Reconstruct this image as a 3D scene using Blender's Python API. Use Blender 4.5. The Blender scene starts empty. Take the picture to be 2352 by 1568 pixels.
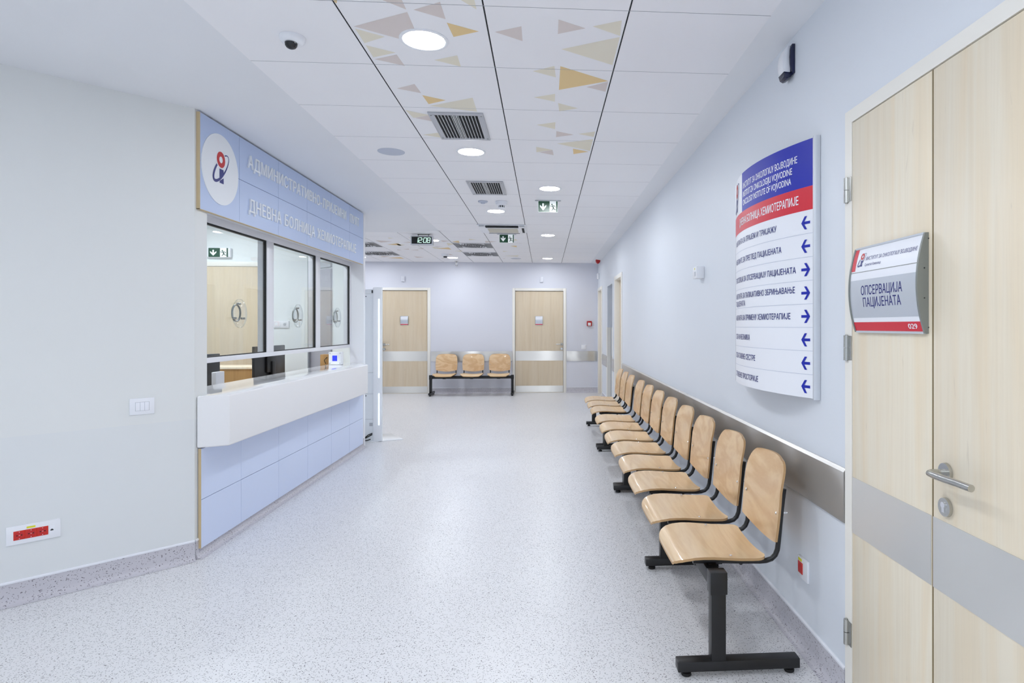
import bpy, bmesh, math, random, mathutils, mathutils.geometry
import numpy as np
from mathutils import Vector, Matrix
random.seed(7)
scene = bpy.context.scene
COL = scene.collection
PI = math.pi

# ------------------------------------------------------------------ camera, world, exposure
EYE = 1.371
cam_d = bpy.data.cameras.new('camera')
cam = bpy.data.objects.new('camera', cam_d)
COL.objects.link(cam)
cam.location = (0, 0, EYE)
cam.rotation_euler = (PI / 2, 0, -math.radians(3.8748))
cam_d.sensor_fit = 'HORIZONTAL'
cam_d.sensor_width = 36
cam_d.lens = 1410 / 2352 * 36
cam_d.shift_x = (1176 - 1346) / 2352
cam_d.shift_y = (749 - 784) / 2352
cam_d.clip_start = 0.05
scene.camera = cam
world = bpy.data.worlds.new('world')
world.use_nodes = True
world.node_tree.nodes['Background'].inputs[0].default_value = (0.8, 0.87, 1, 1)
world.node_tree.nodes['Background'].inputs[1].default_value = 0.3
scene.world = world
scene.view_settings.view_transform = 'Standard'
scene.view_settings.look = 'None'
scene.view_settings.gamma = 1
scene.view_settings.use_curve_mapping = False
scene.view_settings.exposure = 0.0
LAMP = 130.0            # radiance of the downlights' diffusers
try:
    scene.cycles.use_denoising = True
    scene.cycles.max_bounces = 8
    scene.cycles.diffuse_bounces = 6
    scene.cycles.glossy_bounces = 3
    scene.cycles.transparent_max_bounces = 12
    scene.cycles.sample_clamp_indirect = 8
    scene.cycles.use_adaptive_sampling = True
    scene.cycles.adaptive_threshold = 0.1
    scene.cycles.adaptive_min_samples = 16
    scene.cycles.caustics_reflective = False
    scene.cycles.caustics_refractive = False
except Exception:
    pass

# ------------------------------------------------------------------ materials
def lin(c):
    return tuple(((v / 255) / 12.92 if v / 255 <= 0.04045 else ((v / 255 + 0.055) / 1.055) ** 2.4) for v in c) + (1,)

def mat(name, rgb, rough=0.5, metal=0.0, coat=0.0, spec=0.5, emit=0.0, emit_rgb=None, alpha=1.0):
    m = bpy.data.materials.new(name)
    m.use_nodes = True
    b = m.node_tree.nodes['Principled BSDF']
    b.inputs['Base Color'].default_value = lin(rgb)
    b.inputs['Roughness'].default_value = rough
    b.inputs['Metallic'].default_value = metal
    b.inputs['Coat Weight'].default_value = coat
    b.inputs['Coat Roughness'].default_value = 0.06
    b.inputs['Specular IOR Level'].default_value = spec
    if emit:
        b.inputs['Emission Color'].default_value = lin(emit_rgb or rgb)
        b.inputs['Emission Strength'].default_value = emit
    return m

def N(m, t, **kw):
    n = m.node_tree.nodes.new(t)
    for k, v in kw.items():
        setattr(n, k, v)
    return n

def L(m, a, b):
    m.node_tree.links.new(a, b)

def bsdf(m):
    return m.node_tree.nodes['Principled BSDF']

def paint(name, rgb, rough=0.45, var=0.02):
    """painted plaster: very faint mottling"""
    m = mat(name, rgb, rough)
    tc = N(m, 'ShaderNodeNewGeometry')
    n1 = N(m, 'ShaderNodeTexNoise'); n1.inputs['Scale'].default_value = 1.3; n1.inputs['Detail'].default_value = 1
    L(m, tc.outputs['Position'], n1.inputs['Vector'])
    mx = N(m, 'ShaderNodeMix', data_type='RGBA')
    a = lin(rgb)
    mx.inputs['A'].default_value = tuple(v * (1 - var) for v in a[:3]) + (1,)
    mx.inputs['B'].default_value = tuple(min(1, v * (1 + var)) for v in a[:3]) + (1,)
    L(m, n1.outputs['Fac'], mx.inputs['Factor'])
    L(m, mx.outputs['Result'], bsdf(m).inputs['Base Color'])
    return m

def vinyl(name, base, fleck, fleck2, scale=132.0, rough=0.32, dims='3D'):
    """homogeneous vinyl with small elongated chips"""
    m = mat(name, base, rough)
    g = N(m, 'ShaderNodeNewGeometry')
    wob = N(m, 'ShaderNodeTexNoise'); wob.inputs['Scale'].default_value = 45; wob.inputs['Detail'].default_value = 0
    L(m, g.outputs['Position'], wob.inputs['Vector'])
    sub = N(m, 'ShaderNodeVectorMath', operation='MULTIPLY_ADD')
    L(m, wob.outputs['Color'], sub.inputs[0])
    sub.inputs[1].default_value = (0.02, 0.02, 0.02)
    L(m, g.outputs['Position'], sub.inputs[2])
    prev = None
    for k, (sx, sy, thr, col) in enumerate(((1.0, 0.40, 0.19, fleck), (0.40, 1.0, 0.19, fleck), (0.45, 0.9, 0.18, fleck2), (0.9, 0.42, 0.18, fleck2), (0.6, 1.0, 0.17, fleck))):
        mp = N(m, 'ShaderNodeMapping')
        mp.inputs['Rotation'].default_value = (0, 0, 0.7 * k + 0.3)
        mp.inputs['Location'].default_value = (3.7 * k, 1.9 * k, 0.37 * k)
        mp.inputs['Scale'].default_value = (sx, sy, 0.7)
        L(m, sub.outputs['Vector'], mp.inputs['Vector'])
        v = N(m, 'ShaderNodeTexVoronoi', voronoi_dimensions=dims); v.inputs['Scale'].default_value = scale
        L(m, mp.outputs['Vector'], v.inputs['Vector'])
        sp = N(m, 'ShaderNodeSeparateColor'); L(m, v.outputs['Color'], sp.inputs['Color'])
        gt = N(m, 'ShaderNodeMath', operation='LESS_THAN'); gt.inputs[1].default_value = 0.55 if dims == '3D' else 0.26
        L(m, sp.outputs['Red'], gt.inputs[0])
        lt = N(m, 'ShaderNodeMath', operation='LESS_THAN'); lt.inputs[1].default_value = thr if dims == '3D' else thr * 0.84
        L(m, v.outputs['Distance'], lt.inputs[0])
        an = N(m, 'ShaderNodeMath', operation='MULTIPLY')
        L(m, gt.outputs[0], an.inputs[0]); L(m, lt.outputs[0], an.inputs[1])
        dim = N(m, 'ShaderNodeMath', operation='MULTIPLY')
        L(m, an.outputs[0], dim.inputs[0]); L(m, sp.outputs['Green'], dim.inputs[1])
        bo = N(m, 'ShaderNodeMath', operation='MULTIPLY_ADD', use_clamp=True)
        L(m, dim.outputs[0], bo.inputs[0]); bo.inputs[1].default_value = 0.5
        hf = N(m, 'ShaderNodeMath', operation='MULTIPLY'); hf.inputs[1].default_value = 0.5
        L(m, an.outputs[0], hf.inputs[0]); L(m, hf.outputs[0], bo.inputs[2])
        mx = N(m, 'ShaderNodeMix', data_type='RGBA')
        L(m, bo.outputs[0], mx.inputs['Factor'])
        if prev is None:
            cl = N(m, 'ShaderNodeTexNoise'); cl.inputs['Scale'].default_value = 1.1
            L(m, g.outputs['Position'], cl.inputs['Vector'])
            b0 = N(m, 'ShaderNodeMix', data_type='RGBA')
            a = lin(base)
            b0.inputs['A'].default_value = tuple(x * 0.97 for x in a[:3]) + (1,)
            b0.inputs['B'].default_value = tuple(min(1, x * 1.03) for x in a[:3]) + (1,)
            L(m, cl.outputs['Fac'], b0.inputs['Factor'])
            prev = b0
        L(m, prev.outputs['Result'], mx.inputs['A'])
        mx.inputs['B'].default_value = lin(col)
        prev = mx
    L(m, prev.outputs['Result'], bsdf(m).inputs['Base Color'])
    return m

def wood(name, light, dark, axis='Z', scale=(38, 38, 1.3), rough=0.42, rings=0.35, coat=0.0, contrast=1.0):
    """veneer: long soft streaks along one axis plus fine pores"""
    m = mat(name, light, rough, coat=coat)
    tc = N(m, 'ShaderNodeTexCoord')
    oi = N(m, 'ShaderNodeObjectInfo')
    off = N(m, 'ShaderNodeVectorMath', operation='SCALE')
    cb = N(m, 'ShaderNodeCombineXYZ')
    for k in range(3):
        L(m, oi.outputs['Random'], cb.inputs[k])
    L(m, cb.outputs[0], off.inputs[0]); off.inputs['Scale'].default_value = 17.0
    ad = N(m, 'ShaderNodeVectorMath', operation='ADD')
    L(m, tc.outputs['Object'], ad.inputs[0]); L(m, off.outputs[0], ad.inputs[1])
    mp = N(m, 'ShaderNodeMapping'); mp.inputs['Scale'].default_value = scale
    L(m, ad.outputs[0], mp.inputs['Vector'])
    n1 = N(m, 'ShaderNodeTexNoise'); n1.inputs['Scale'].default_value = 0.35; n1.inputs['Detail'].default_value = 4
    n1.inputs['Distortion'].default_value = 0.6
    L(m, mp.outputs['Vector'], n1.inputs['Vector'])
    wv = N(m, 'ShaderNodeMath', operation='MULTIPLY'); wv.inputs[1].default_value = 26.0
    L(m, n1.outputs['Fac'], wv.inputs[0])
    sn = N(m, 'ShaderNodeMath', operation='SINE'); L(m, wv.outputs[0], sn.inputs[0])
    sc = N(m, 'ShaderNodeMath', operation='MULTIPLY_ADD'); L(m, sn.outputs[0], sc.inputs[0])
    sc.inputs[1].default_value = 0.5 * rings; sc.inputs[2].default_value = 0.5 * rings
    n2 = N(m, 'ShaderNodeTexNoise'); n2.inputs['Scale'].default_value = 4.0; n2.inputs['Detail'].default_value = 3
    L(m, mp.outputs['Vector'], n2.inputs['Vector'])
    s2 = N(m, 'ShaderNodeMath', operation='MULTIPLY_ADD', use_clamp=True)
    L(m, n2.outputs['Fac'], s2.inputs[0]); s2.inputs[1].default_value = (1 - rings) * contrast
    L(m, sc.outputs[0], s2.inputs[2])
    mx = N(m, 'ShaderNodeMix', data_type='RGBA')
    mx.inputs['A'].default_value = lin(light); mx.inputs['B'].default_value = lin(dark)
    L(m, s2.outputs[0], mx.inputs['Factor'])
    L(m, mx.outputs['Result'], bsdf(m).inputs['Base Color'])
    return m

def veneer(name, light, dark, warm):
    """quiet rotary veneer: fine vertical pores, soft cathedral flames, a few warm patches and short dark flecks"""
    m = mat(name, light, 0.4)
    tc = N(m, 'ShaderNodeTexCoord')
    def ns(scale, detail, dist=0.0):
        mp = N(m, 'ShaderNodeMapping'); mp.inputs['Scale'].default_value = scale
        L(m, tc.outputs['Object'], mp.inputs['Vector'])
        n = N(m, 'ShaderNodeTexNoise'); n.inputs['Scale'].default_value = 1.0; n.inputs['Detail'].default_value = detail; n.inputs['Distortion'].default_value = dist
        L(m, mp.outputs['Vector'], n.inputs['Vector'])
        return n.outputs['Fac']
    def ramp(src, a, c):
        r = N(m, 'ShaderNodeMapRange'); r.inputs['From Min'].default_value = a; r.inputs['From Max'].default_value = c
        L(m, src, r.inputs['Value']); return r.outputs['Result']
    def mix(fac, A, B):
        x = N(m, 'ShaderNodeMix', data_type='RGBA'); L(m, fac, x.inputs['Factor'])
        for k, v in (('A', A), ('B', B)):
            if isinstance(v, tuple): x.inputs[k].default_value = v
            else: L(m, v, x.inputs[k])
        return x.outputs['Result']
    def scale(src, k):
        x = N(m, 'ShaderNodeMath', operation='MULTIPLY'); L(m, src, x.inputs[0]); x.inputs[1].default_value = k; return x.outputs[0]
    l, d, w = lin(light), lin(dark), lin(warm)
    c = mix(scale(ramp(ns((9, 9, .55), 3, 1.2), .42, .75), .8), l, w)
    c = mix(scale(ramp(ns((150, 150, 5), 2), .45, .8), .25), c, d)
    c = mix(scale(ramp(ns((26, 26, .9), 2, .8), .5, .8), .4), c, d)
    c = mix(scale(ramp(ns((60, 60, 7), 2, .5), .71, .79), .35), c, tuple(v * .72 for v in d[:3]) + (1,))
    L(m, c, bsdf(m).inputs['Base Color'])
    return m

def steel(name, rgb, rough, aniso=0.0, rot=0.0, metal=1.0):
    m = mat(name, rgb, rough, metal=metal)
    b = bsdf(m)
    b.inputs['Anisotropic'].default_value = aniso
    b.inputs['Anisotropic Rotation'].default_value = rot
    if aniso:
        tg = N(m, 'ShaderNodeTangent', direction_type='RADIAL', axis='Z')
        L(m, tg.outputs[0], b.inputs['Tangent'])
    g = N(m, 'ShaderNodeNewGeometry')
    mp = N(m, 'ShaderNodeMapping'); mp.inputs['Scale'].default_value = (4, 4, 420)
    L(m, g.outputs['Position'], mp.inputs['Vector'])
    n = N(m, 'ShaderNodeTexNoise'); n.inputs['Scale'].default_value = 3; n.inputs['Detail'].default_value = 2
    L(m, mp.outputs['Vector'], n.inputs['Vector'])
    r = N(m, 'ShaderNodeMath', operation='MULTIPLY_ADD'); L(m, n.outputs['Fac'], r.inputs[0])
    r.inputs[1].default_value = 0.04; r.inputs[2].default_value = max(0.02, rough - 0.02)
    L(m, r.outputs[0], b.inputs['Roughness'])
    return m

def glass(name, tint=(0.965, 0.985, 0.988), ior=1.5, scale=1.0):
    m = bpy.data.materials.new(name); m.use_nodes = True
    nt = m.node_tree; nt.nodes.remove(bsdf(m))
    out = nt.nodes['Material Output']
    tr = N(m, 'ShaderNodeBsdfTransparent'); tr.inputs[0].default_value = tint + (1,)
    gl = N(m, 'ShaderNodeBsdfGlossy'); gl.inputs['Roughness'].default_value = 0.01
    lw_ = N(m, 'ShaderNodeLayerWeight'); lw_.inputs['Blend'].default_value = 0.5
    pw = N(m, 'ShaderNodeMath', operation='POWER'); pw.inputs[1].default_value = 5.0
    L(m, lw_.outputs['Facing'], pw.inputs[0])
    r0 = ((ior - 1) / (ior + 1)) ** 2
    ml = N(m, 'ShaderNodeMath', operation='MULTIPLY_ADD', use_clamp=True)
    ml.inputs[1].default_value = (1 - r0) * scale; ml.inputs[2].default_value = r0 * scale
    L(m, pw.outputs[0], ml.inputs[0])
    mx = N(m, 'ShaderNodeMixShader')
    L(m, ml.outputs[0], mx.inputs[0]); L(m, tr.outputs[0], mx.inputs[1]); L(m, gl.outputs[0], mx.inputs[2])
    L(m, mx.outputs[0], out.inputs['Surface'])
    return m

def glow(name, rgb, strength):
    m = bpy.data.materials.new(name); m.use_nodes = True
    nt = m.node_tree; nt.nodes.remove(bsdf(m))
    e = N(m, 'ShaderNodeEmission'); e.inputs[0].default_value = lin(rgb); e.inputs[1].default_value = strength
    L(m, e.outputs[0], nt.nodes['Material Output'].inputs['Surface'])
    return m

M = {}
M['wall'] = paint('pale blue white wall paint', (224, 229, 236))
M['wall_far'] = paint('pale lavender wall paint', (220, 222, 231))
M['wall_left'] = paint('pale grey wall paint', (228, 230, 229))
M['dado'] = paint('washable grey wall paint', (225, 228, 229), rough=0.3)
M['booth_wall'] = paint('white booth paint', (234, 239, 240))
M['plaster'] = paint('white ceiling plaster', (235, 237, 241), rough=0.6)
M['tile'] = paint('white ceiling tile', (246, 246, 249), rough=0.7)
M['tri_t'] = mat('taupe tile print', (224, 214, 210), 0.7)
M['tri_c'] = mat('cream tile print', (236, 230, 212), 0.7)
M['tri_g'] = mat('gold tile print', (236, 208, 154), 0.7)
M['joint'] = mat('grey tile joint', (150, 153, 162), 0.8)
M['gap'] = mat('dark ceiling void', (34, 36, 40), 0.8)
M['floor'] = vinyl('speckled vinyl floor', (227, 227, 229), (84, 80, 86), (108, 104, 110), dims='2D')
M['cove'] = vinyl('speckled vinyl skirting', (200, 198, 205), (84, 78, 86), (104, 98, 106), scale=108)
M['strip'] = mat('white skirting strip', (235, 237, 243), 0.4)
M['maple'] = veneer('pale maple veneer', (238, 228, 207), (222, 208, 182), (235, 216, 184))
M['maple_dim'] = veneer('maple veneer', (222, 206, 180), (202, 184, 156), (214, 194, 162))  # same maple as above, with dimmer light put into its colours
M['oak'] = wood('oak laminate', (190, 150, 96), (160, 120, 70), scale=(26, 26, 1.2))
M['seam'] = mat('brown leaf edge', (134, 116, 82), 0.5)
M['casing'] = mat('ivory door casing', (240, 237, 229), 0.4)
M['beech_seat'] = wood('beech plywood seat', (236, 208, 166), (216, 178, 130), scale=(3.0, 30, 30), rough=0.3, rings=0.45, coat=0.25, contrast=0.9)
M['beech_back'] = wood('beech plywood back', (234, 204, 162), (210, 168, 120), scale=(7, 30, 16), rough=0.3, rings=0.6, coat=0.25, contrast=0.9)
M['ply_edge'] = mat('plywood edge', (188, 152, 108), 0.5)
M['black'] = mat('black powder coat', (19, 19, 21), 0.38)
M['rubber'] = mat('black rubber', (18, 18, 19), 0.7)
M['steel'] = steel('brushed stainless plate', (226, 225, 221), 0.36, 1.0, 0.25, 0.72)
M['steel_rail'] = steel('brushed stainless rail', (206, 204, 200), 0.26, 0.5, 0.25, 0.62)
M['nickel'] = mat('satin nickel', (190, 190, 186), 0.26, metal=1.0)
M['chrome'] = mat('bright screw metal', (228, 228, 230), 0.15, metal=1.0)
M['sign_blue'] = mat('light blue laminate', (186, 202, 234), 0.35)
M['base_blue'] = mat('light blue counter laminate', (212, 224, 250), 0.3)
M['mdf'] = mat('pale wood board edge', (205, 184, 146), 0.6)
M['letter'] = mat('white raised letters', (236, 239, 243), 0.4)
M['solid'] = mat('white solid surface', (240, 240, 241), 0.5, spec=0.25)
M['polished'] = mat('polished white worktop', (240, 241, 243), 0.05)
M['pvc'] = mat('white window profile', (237, 238, 243), 0.3)
M['gasket'] = mat('black gasket', (14, 15, 17), 0.6)
M['glass'] = glass('window glass')
M['acrylic'] = glass('clear acrylic', (0.985, 0.99, 0.99), 1.35, 1.0)
M['acrylic_edge'] = glass('acrylic cut edge', (0.90, 0.94, 0.95), 1.5, 1.6)
M['red'] = mat('red print', (216, 36, 56), 0.4)
M['emblem_red'] = mat('emblem red', (196, 34, 36), 0.4)
M['navy'] = mat('navy print', (34, 40, 120), 0.4)
M['blue'] = mat('royal blue print', (6, 30, 168), 0.45)
M['white'] = mat('white print', (240, 242, 248), 0.35)
M['line'] = mat('grey line print', (196, 202, 218), 0.4)
M['alu'] = mat('satin aluminium', (206, 210, 216), 0.35, metal=0.3)
M['alu_dark'] = mat('grey anodised cap', (140, 144, 140), 0.4, metal=0.4)
M['silver'] = mat('silver print', (208, 213, 220), 0.34, metal=0.5)
M['plastic'] = mat('white plastic', (238, 240, 245), 0.35)
M['grey_plastic'] = mat('grey plastic', (186, 190, 196), 0.4)
M['dark_plastic'] = mat('dark plastic', (42, 44, 48), 0.35)
M['screen'] = mat('dark screen', (22, 24, 27), 0.12)
M['navy_plastic'] = mat('dark navy plastic', (22, 28, 62), 0.25)
M['sensor'] = mat('pale sensor plastic', (224, 226, 234), 0.4)
M['sock_red'] = mat('red socket plastic', (205, 38, 24), 0.35)
M['sock_dark'] = mat('socket hole', (48, 10, 8), 0.5)
M['yellow'] = mat('yellow label', (226, 222, 40), 0.5)
M['alarm_red'] = mat('red alarm plastic', (178, 18, 22), 0.3)
M['exit_green'] = mat('exit sign green', (10, 74, 46), 0.3, emit=0.05)
M['exit_white'] = mat('exit sign white', (238, 244, 244), 0.3, emit=0.35)
M['clock_face'] = mat('dark clock face', (10, 18, 18), 0.2)
M['digit'] = glow('clock digits', (214, 255, 240), 1.15)
M['led'] = glow('cool white light strip', (214, 240, 255), 4.0)
M['lcd'] = glow('blue display', (70, 84, 255), 1.0)
M['lamp'] = glow('downlight diffuser', (244, 249, 255), LAMP)
M['booth_fill'] = glow('booth fill light diffuser', (244, 250, 255), LAMP * 1.6)  # stronger glow for the lamps added in the booth
M['totem'] = mat('white lacquered steel', (243, 246, 250), 0.2)
M['totem_panel'] = mat('pale grey panel', (234, 239, 243), 0.25)
M['grille'] = mat('grey grille metal', (188, 190, 196), 0.4, metal=0.3)
M['blade'] = mat('light grille blade', (214, 216, 220), 0.4)
M['beige'] = mat('beige filter', (206, 202, 188), 0.7)
M['grey_door'] = mat('grey laminate door', (168, 168, 178), 0.18)
M['grey_wall'] = paint('grey alcove paint', (176, 180, 190))
M['speaker'] = mat('perforated grey disc', (196, 202, 216), 0.7)

# ------------------------------------------------------------------ mesh helpers
class MB:
    def __init__(self):
        self.bm = bmesh.new(); self.mi = 0
    def m(self, i):
        self.mi = i; return self
    def face(self, vs):
        try:
            f = self.bm.faces.new(vs); f.material_index = self.mi; return f
        except ValueError:
            return None
    def poly(self, pts):
        self.face([self.bm.verts.new(p) for p in pts]); return self
    def box(self, x0, y0, z0, x1, y1, z1, bev=0.0, seg=2):
        x0, x1 = min(x0, x1), max(x0, x1); y0, y1 = min(y0, y1), max(y0, y1); z0, z1 = min(z0, z1), max(z0, z1)
        t = bmesh.new()
        vs = [t.verts.new(p) for p in ((x0, y0, z0), (x1, y0, z0), (x1, y1, z0), (x0, y1, z0), (x0, y0, z1), (x1, y0, z1), (x1, y1, z1), (x0, y1, z1))]
        for f in ((3, 2, 1, 0), (4, 5, 6, 7), (0, 1, 5, 4), (1, 2, 6, 5), (2, 3, 7, 6), (3, 0, 4, 7)):
            t.faces.new([vs[i] for i in f])
        if bev:
            bmesh.ops.bevel(t, geom=list(t.edges), offset=bev, segments=seg, profile=0.5, affect='EDGES')
        return self.merge(t)
    def merge(self, t, matrix=None):
        mp = {}
        for v in t.verts:
            mp[v] = self.bm.verts.new(matrix @ v.co if matrix else v.co)
        for f in t.faces:
            self.face([mp[v] for v in f.verts])
        t.free(); return self
    def prism(self, poly, vec, bev=0.0, seg=2):
        """polygon of 3-D points extruded along vec"""
        t = bmesh.new(); vec = Vector(vec)
        a = [t.verts.new(p) for p in poly]; b = [t.verts.new(Vector(p) + vec) for p in poly]
        n = len(a)
        t.faces.new(a[::-1]); t.faces.new(b)
        for i in range(n):
            t.faces.new((a[i], a[(i + 1) % n], b[(i + 1) % n], b[i]))
        bmesh.ops.recalc_face_normals(t, faces=list(t.faces))
        if bev:
            bmesh.ops.bevel(t, geom=list(t.edges), offset=bev, segments=seg, profile=0.5, affect='EDGES')
        return self.merge(t)
    def tube(self, pts, r, n=10, caps=True, flat=1.0):
        pts = [Vector(p) for p in pts]; rings = []
        up = None
        for i, p in enumerate(pts):
            d = (pts[min(i + 1, len(pts) - 1)] - pts[max(i - 1, 0)]).normalized()
            if up is None:
                up = Vector((0, 0, 1)) if abs(d.z) < 0.9 else Vector((1, 0, 0))
            s = d.cross(up).normalized(); u = s.cross(d).normalized(); up = u
            rr = r[i] if isinstance(r, (list, tuple)) else r
            rings.append([self.bm.verts.new(p + s * rr * math.cos(2 * PI * k / n) + u * rr * flat * math.sin(2 * PI * k / n)) for k in range(n)])
        for a, b in zip(rings, rings[1:]):
            for k in range(n):
                self.face((a[k], a[(k + 1) % n], b[(k + 1) % n], b[k]))
        if caps:
            self.face(rings[0][::-1]); self.face(rings[-1])
        return self
    def cyl(self, p0, p1, r, r1=None, n=28):
        return self.tube([p0, p1], [r, r if r1 is None else r1], n)
    def lathe(self, prof, c, axis='Z', n=36, sx=1.0, sy=1.0):
        """prof: (radius, height) pairs turned about an axis through c"""
        c = Vector(c); rings = []
        for r, h in prof:
            ring = []
            for k in range(n):
                a = 2 * PI * k / n; x, y = r * math.cos(a) * sx, r * math.sin(a) * sy
                v = {'Z': (x, y, h), 'X': (h, x, y), 'Y': (x, h, y)}[axis]
                ring.append(self.bm.verts.new(c + Vector(v)))
            rings.append(ring)
        for a, b in zip(rings, rings[1:]):
            for k in range(n):
                self.face((a[k], a[(k + 1) % n], b[(k + 1) % n], b[k]))
        self.face(rings[0][::-1]); self.face(rings[-1])
        return self
    def grid(self, rows, closed=False):
        vs = [[self.bm.verts.new(p) for p in r] for r in rows]
        for a, b in zip(vs, vs[1:]):
            for k in range(len(a) - 1):
                self.face((a[k], a[k + 1], b[k + 1], b[k]))
        return vs
    def decal(self, pts, f):
        self.poly([f(x, y, 0.0) for x, y in pts]); return self

ROOTLOC = {}
def link(mb, name, mats, off=(0, 0, 0), recalc=True, sharp=38):
    flat = name in ('lettering', 'text_line', 'header_line', 'door_number')
    if recalc and not flat:
        bmesh.ops.recalc_face_normals(mb.bm, faces=list(mb.bm.faces))
    if any(off):
        bmesh.ops.translate(mb.bm, verts=list(mb.bm.verts), vec=-Vector(off))
    me = bpy.data.meshes.new(name)
    mb.bm.to_mesh(me); mb.bm.free()
    for k in (mats if isinstance(mats, (list, tuple)) else [mats]):
        me.materials.append(M[k])
    if not flat:
        me.polygons.foreach_set('use_smooth', [True] * len(me.polygons))
        me.set_sharp_from_angle(angle=math.radians(sharp))
    o = bpy.data.objects.new(name, me)
    COL.objects.link(o)
    return o

def tag(o, label, cat, group=None):
    o['label'] = label; o['category'] = cat
    if group:
        o['group'] = group
    return o

def thing(name, label, cat, loc=(0, 0, 0), group=None):
    o = bpy.data.objects.new(name, None); COL.objects.link(o)
    o.empty_display_size = 0.1
    o.location = loc; ROOTLOC[o.name] = Vector(loc)
    return tag(o, label, cat, group)

def part(mb, name, mats, parent, label=None, kind=None, sharp=38):
    r = parent
    while r.parent:
        r = r.parent
    o = link(mb, name, mats, ROOTLOC.get(r.name, Vector((0, 0, 0))), sharp=sharp)
    o.parent = parent
    if label:
        o['label'] = label
    if kind:
        o['kind'] = kind
    return o

def single(mb, name, mats, label, cat, group=None, at=None, sharp=38):
    co = [v.co for v in mb.bm.verts]
    lo = [min(c[k] for c in co) for k in range(3)]; hi = [max(c[k] for c in co) for k in range(3)]
    off = Vector(((lo[0] + hi[0]) / 2, (lo[1] + hi[1]) / 2, lo[2])) if at is None else Vector(at)
    o = link(mb, name, mats, off, sharp=sharp); o.location = off
    return tag(o, label, cat, group)

def struct(mb, name, mats, parent=None, label=None, sharp=38):
    o = link(mb, name, mats, sharp=sharp)
    if parent:
        o.parent = parent
    else:
        o['kind'] = 'structure'
    if label:
        o['label'] = label
    return o

def struct_root(name, label=None):
    o = bpy.data.objects.new(name, None); COL.objects.link(o)
    o['kind'] = 'structure'; ROOTLOC[o.name] = Vector((0, 0, 0))
    if label:
        o['label'] = label
    return o

def copy_tree(o, parent=None):
    c = o.copy(); COL.objects.link(c)
    if parent:
        c.parent = parent
    for ch in list(o.children):
        copy_tree(ch, c)
    return c

_txt = {}
def glyph_loops(t, space):
    """outlines of a line of lettering as closed loops of 2-D points"""
    cu = bpy.data.curves.new('lettering_source', 'FONT'); cu.body = t
    cu.space_character = space; cu.fill_mode = 'NONE'; cu.resolution_u = 4
    ob = bpy.data.objects.new('lettering_source', cu); COL.objects.link(ob)
    dg = bpy.context.evaluated_depsgraph_get()
    me = bpy.data.meshes.new_from_object(ob.evaluated_get(dg))
    co = [(v.co.x, v.co.y) for v in me.vertices]; ed = [tuple(e.vertices) for e in me.edges]
    bpy.data.objects.remove(ob); bpy.data.curves.remove(cu); bpy.data.meshes.remove(me)
    return co, ed
def text_geo(t, bold=0.0, space=1.0):
    """filled lettering: overlapping strokes are united by winding number; bold widens the strokes sideways"""
    key = (t, bold, space)
    if key in _txt:
        return _txt[key]
    co, ed = glyph_loops(t, space)
    nb = {}
    for a, b_ in ed:
        nb.setdefault(a, []).append(b_); nb.setdefault(b_, []).append(a)
    loops, seen = [], set()
    for v in sorted(nb):
        if v in seen: continue
        lp, prev, cur = [v], None, v
        seen.add(v)
        while True:
            nx = [q for q in nb[cur] if q != prev and q not in seen]
            if not nx: break
            prev, cur = cur, nx[0]; seen.add(cur); lp.append(cur)
        if len(lp) > 2: loops.append([co[q] for q in lp])
    vs, es, segs = [], [], []
    for dx, dy in (((-bold, 0), (bold, 0), (0, bold * .6), (0, -bold * .6)) if bold else ((0, 0),)):
        for lp in loops:
            n0 = len(vs); n = len(lp)
            for x, y in lp: vs.append(Vector((x + dx, y + dy)))
            for k in range(n):
                es.append((n0 + k, n0 + (k + 1) % n)); segs.append((vs[n0 + k], vs[n0 + (k + 1) % n]))
    ov, oe, of = mathutils.geometry.delaunay_2d_cdt(vs, es, [], 0, 1e-6)[:3]
    P_ = np.array([[p.x, p.y] for p in ov]); F_ = np.array([f for f in of if len(f) == 3])
    C_ = P_[F_].mean(1)
    A_ = np.array([[p.x, p.y] for p, q in segs]); B_ = np.array([[q.x, q.y] for p, q in segs])
    wn = np.zeros(len(C_))
    for c0 in range(0, len(C_), 2000):
        c = C_[c0:c0 + 2000, None, :]
        side = (B_[None, :, 0] - A_[None, :, 0]) * (c[..., 1] - A_[None, :, 1]) - (c[..., 0] - A_[None, :, 0]) * (B_[None, :, 1] - A_[None, :, 1])
        up = (A_[None, :, 1] <= c[..., 1]) & (B_[None, :, 1] > c[..., 1]) & (side > 0)
        dn = (A_[None, :, 1] > c[..., 1]) & (B_[None, :, 1] <= c[..., 1]) & (side < 0)
        wn[c0:c0 + 2000] = up.sum(1) - dn.sum(1)
    tris = [tuple(int(q) for q in f) for f in F_[wn != 0]]
    cnt = {}
    for f in tris:
        for k in range(3):
            e = (f[k], f[(k + 1) % 3]); cnt.setdefault(tuple(sorted(e)), []).append(e)
    rim = [v[0] for v in cnt.values() if len(v) == 1]
    used = {q for f in tris for q in f}
    _txt[key] = ({q: (P_[q][0], P_[q][1]) for q in used}, tris, rim)
    return _txt[key]
CAP = 0.728
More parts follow.
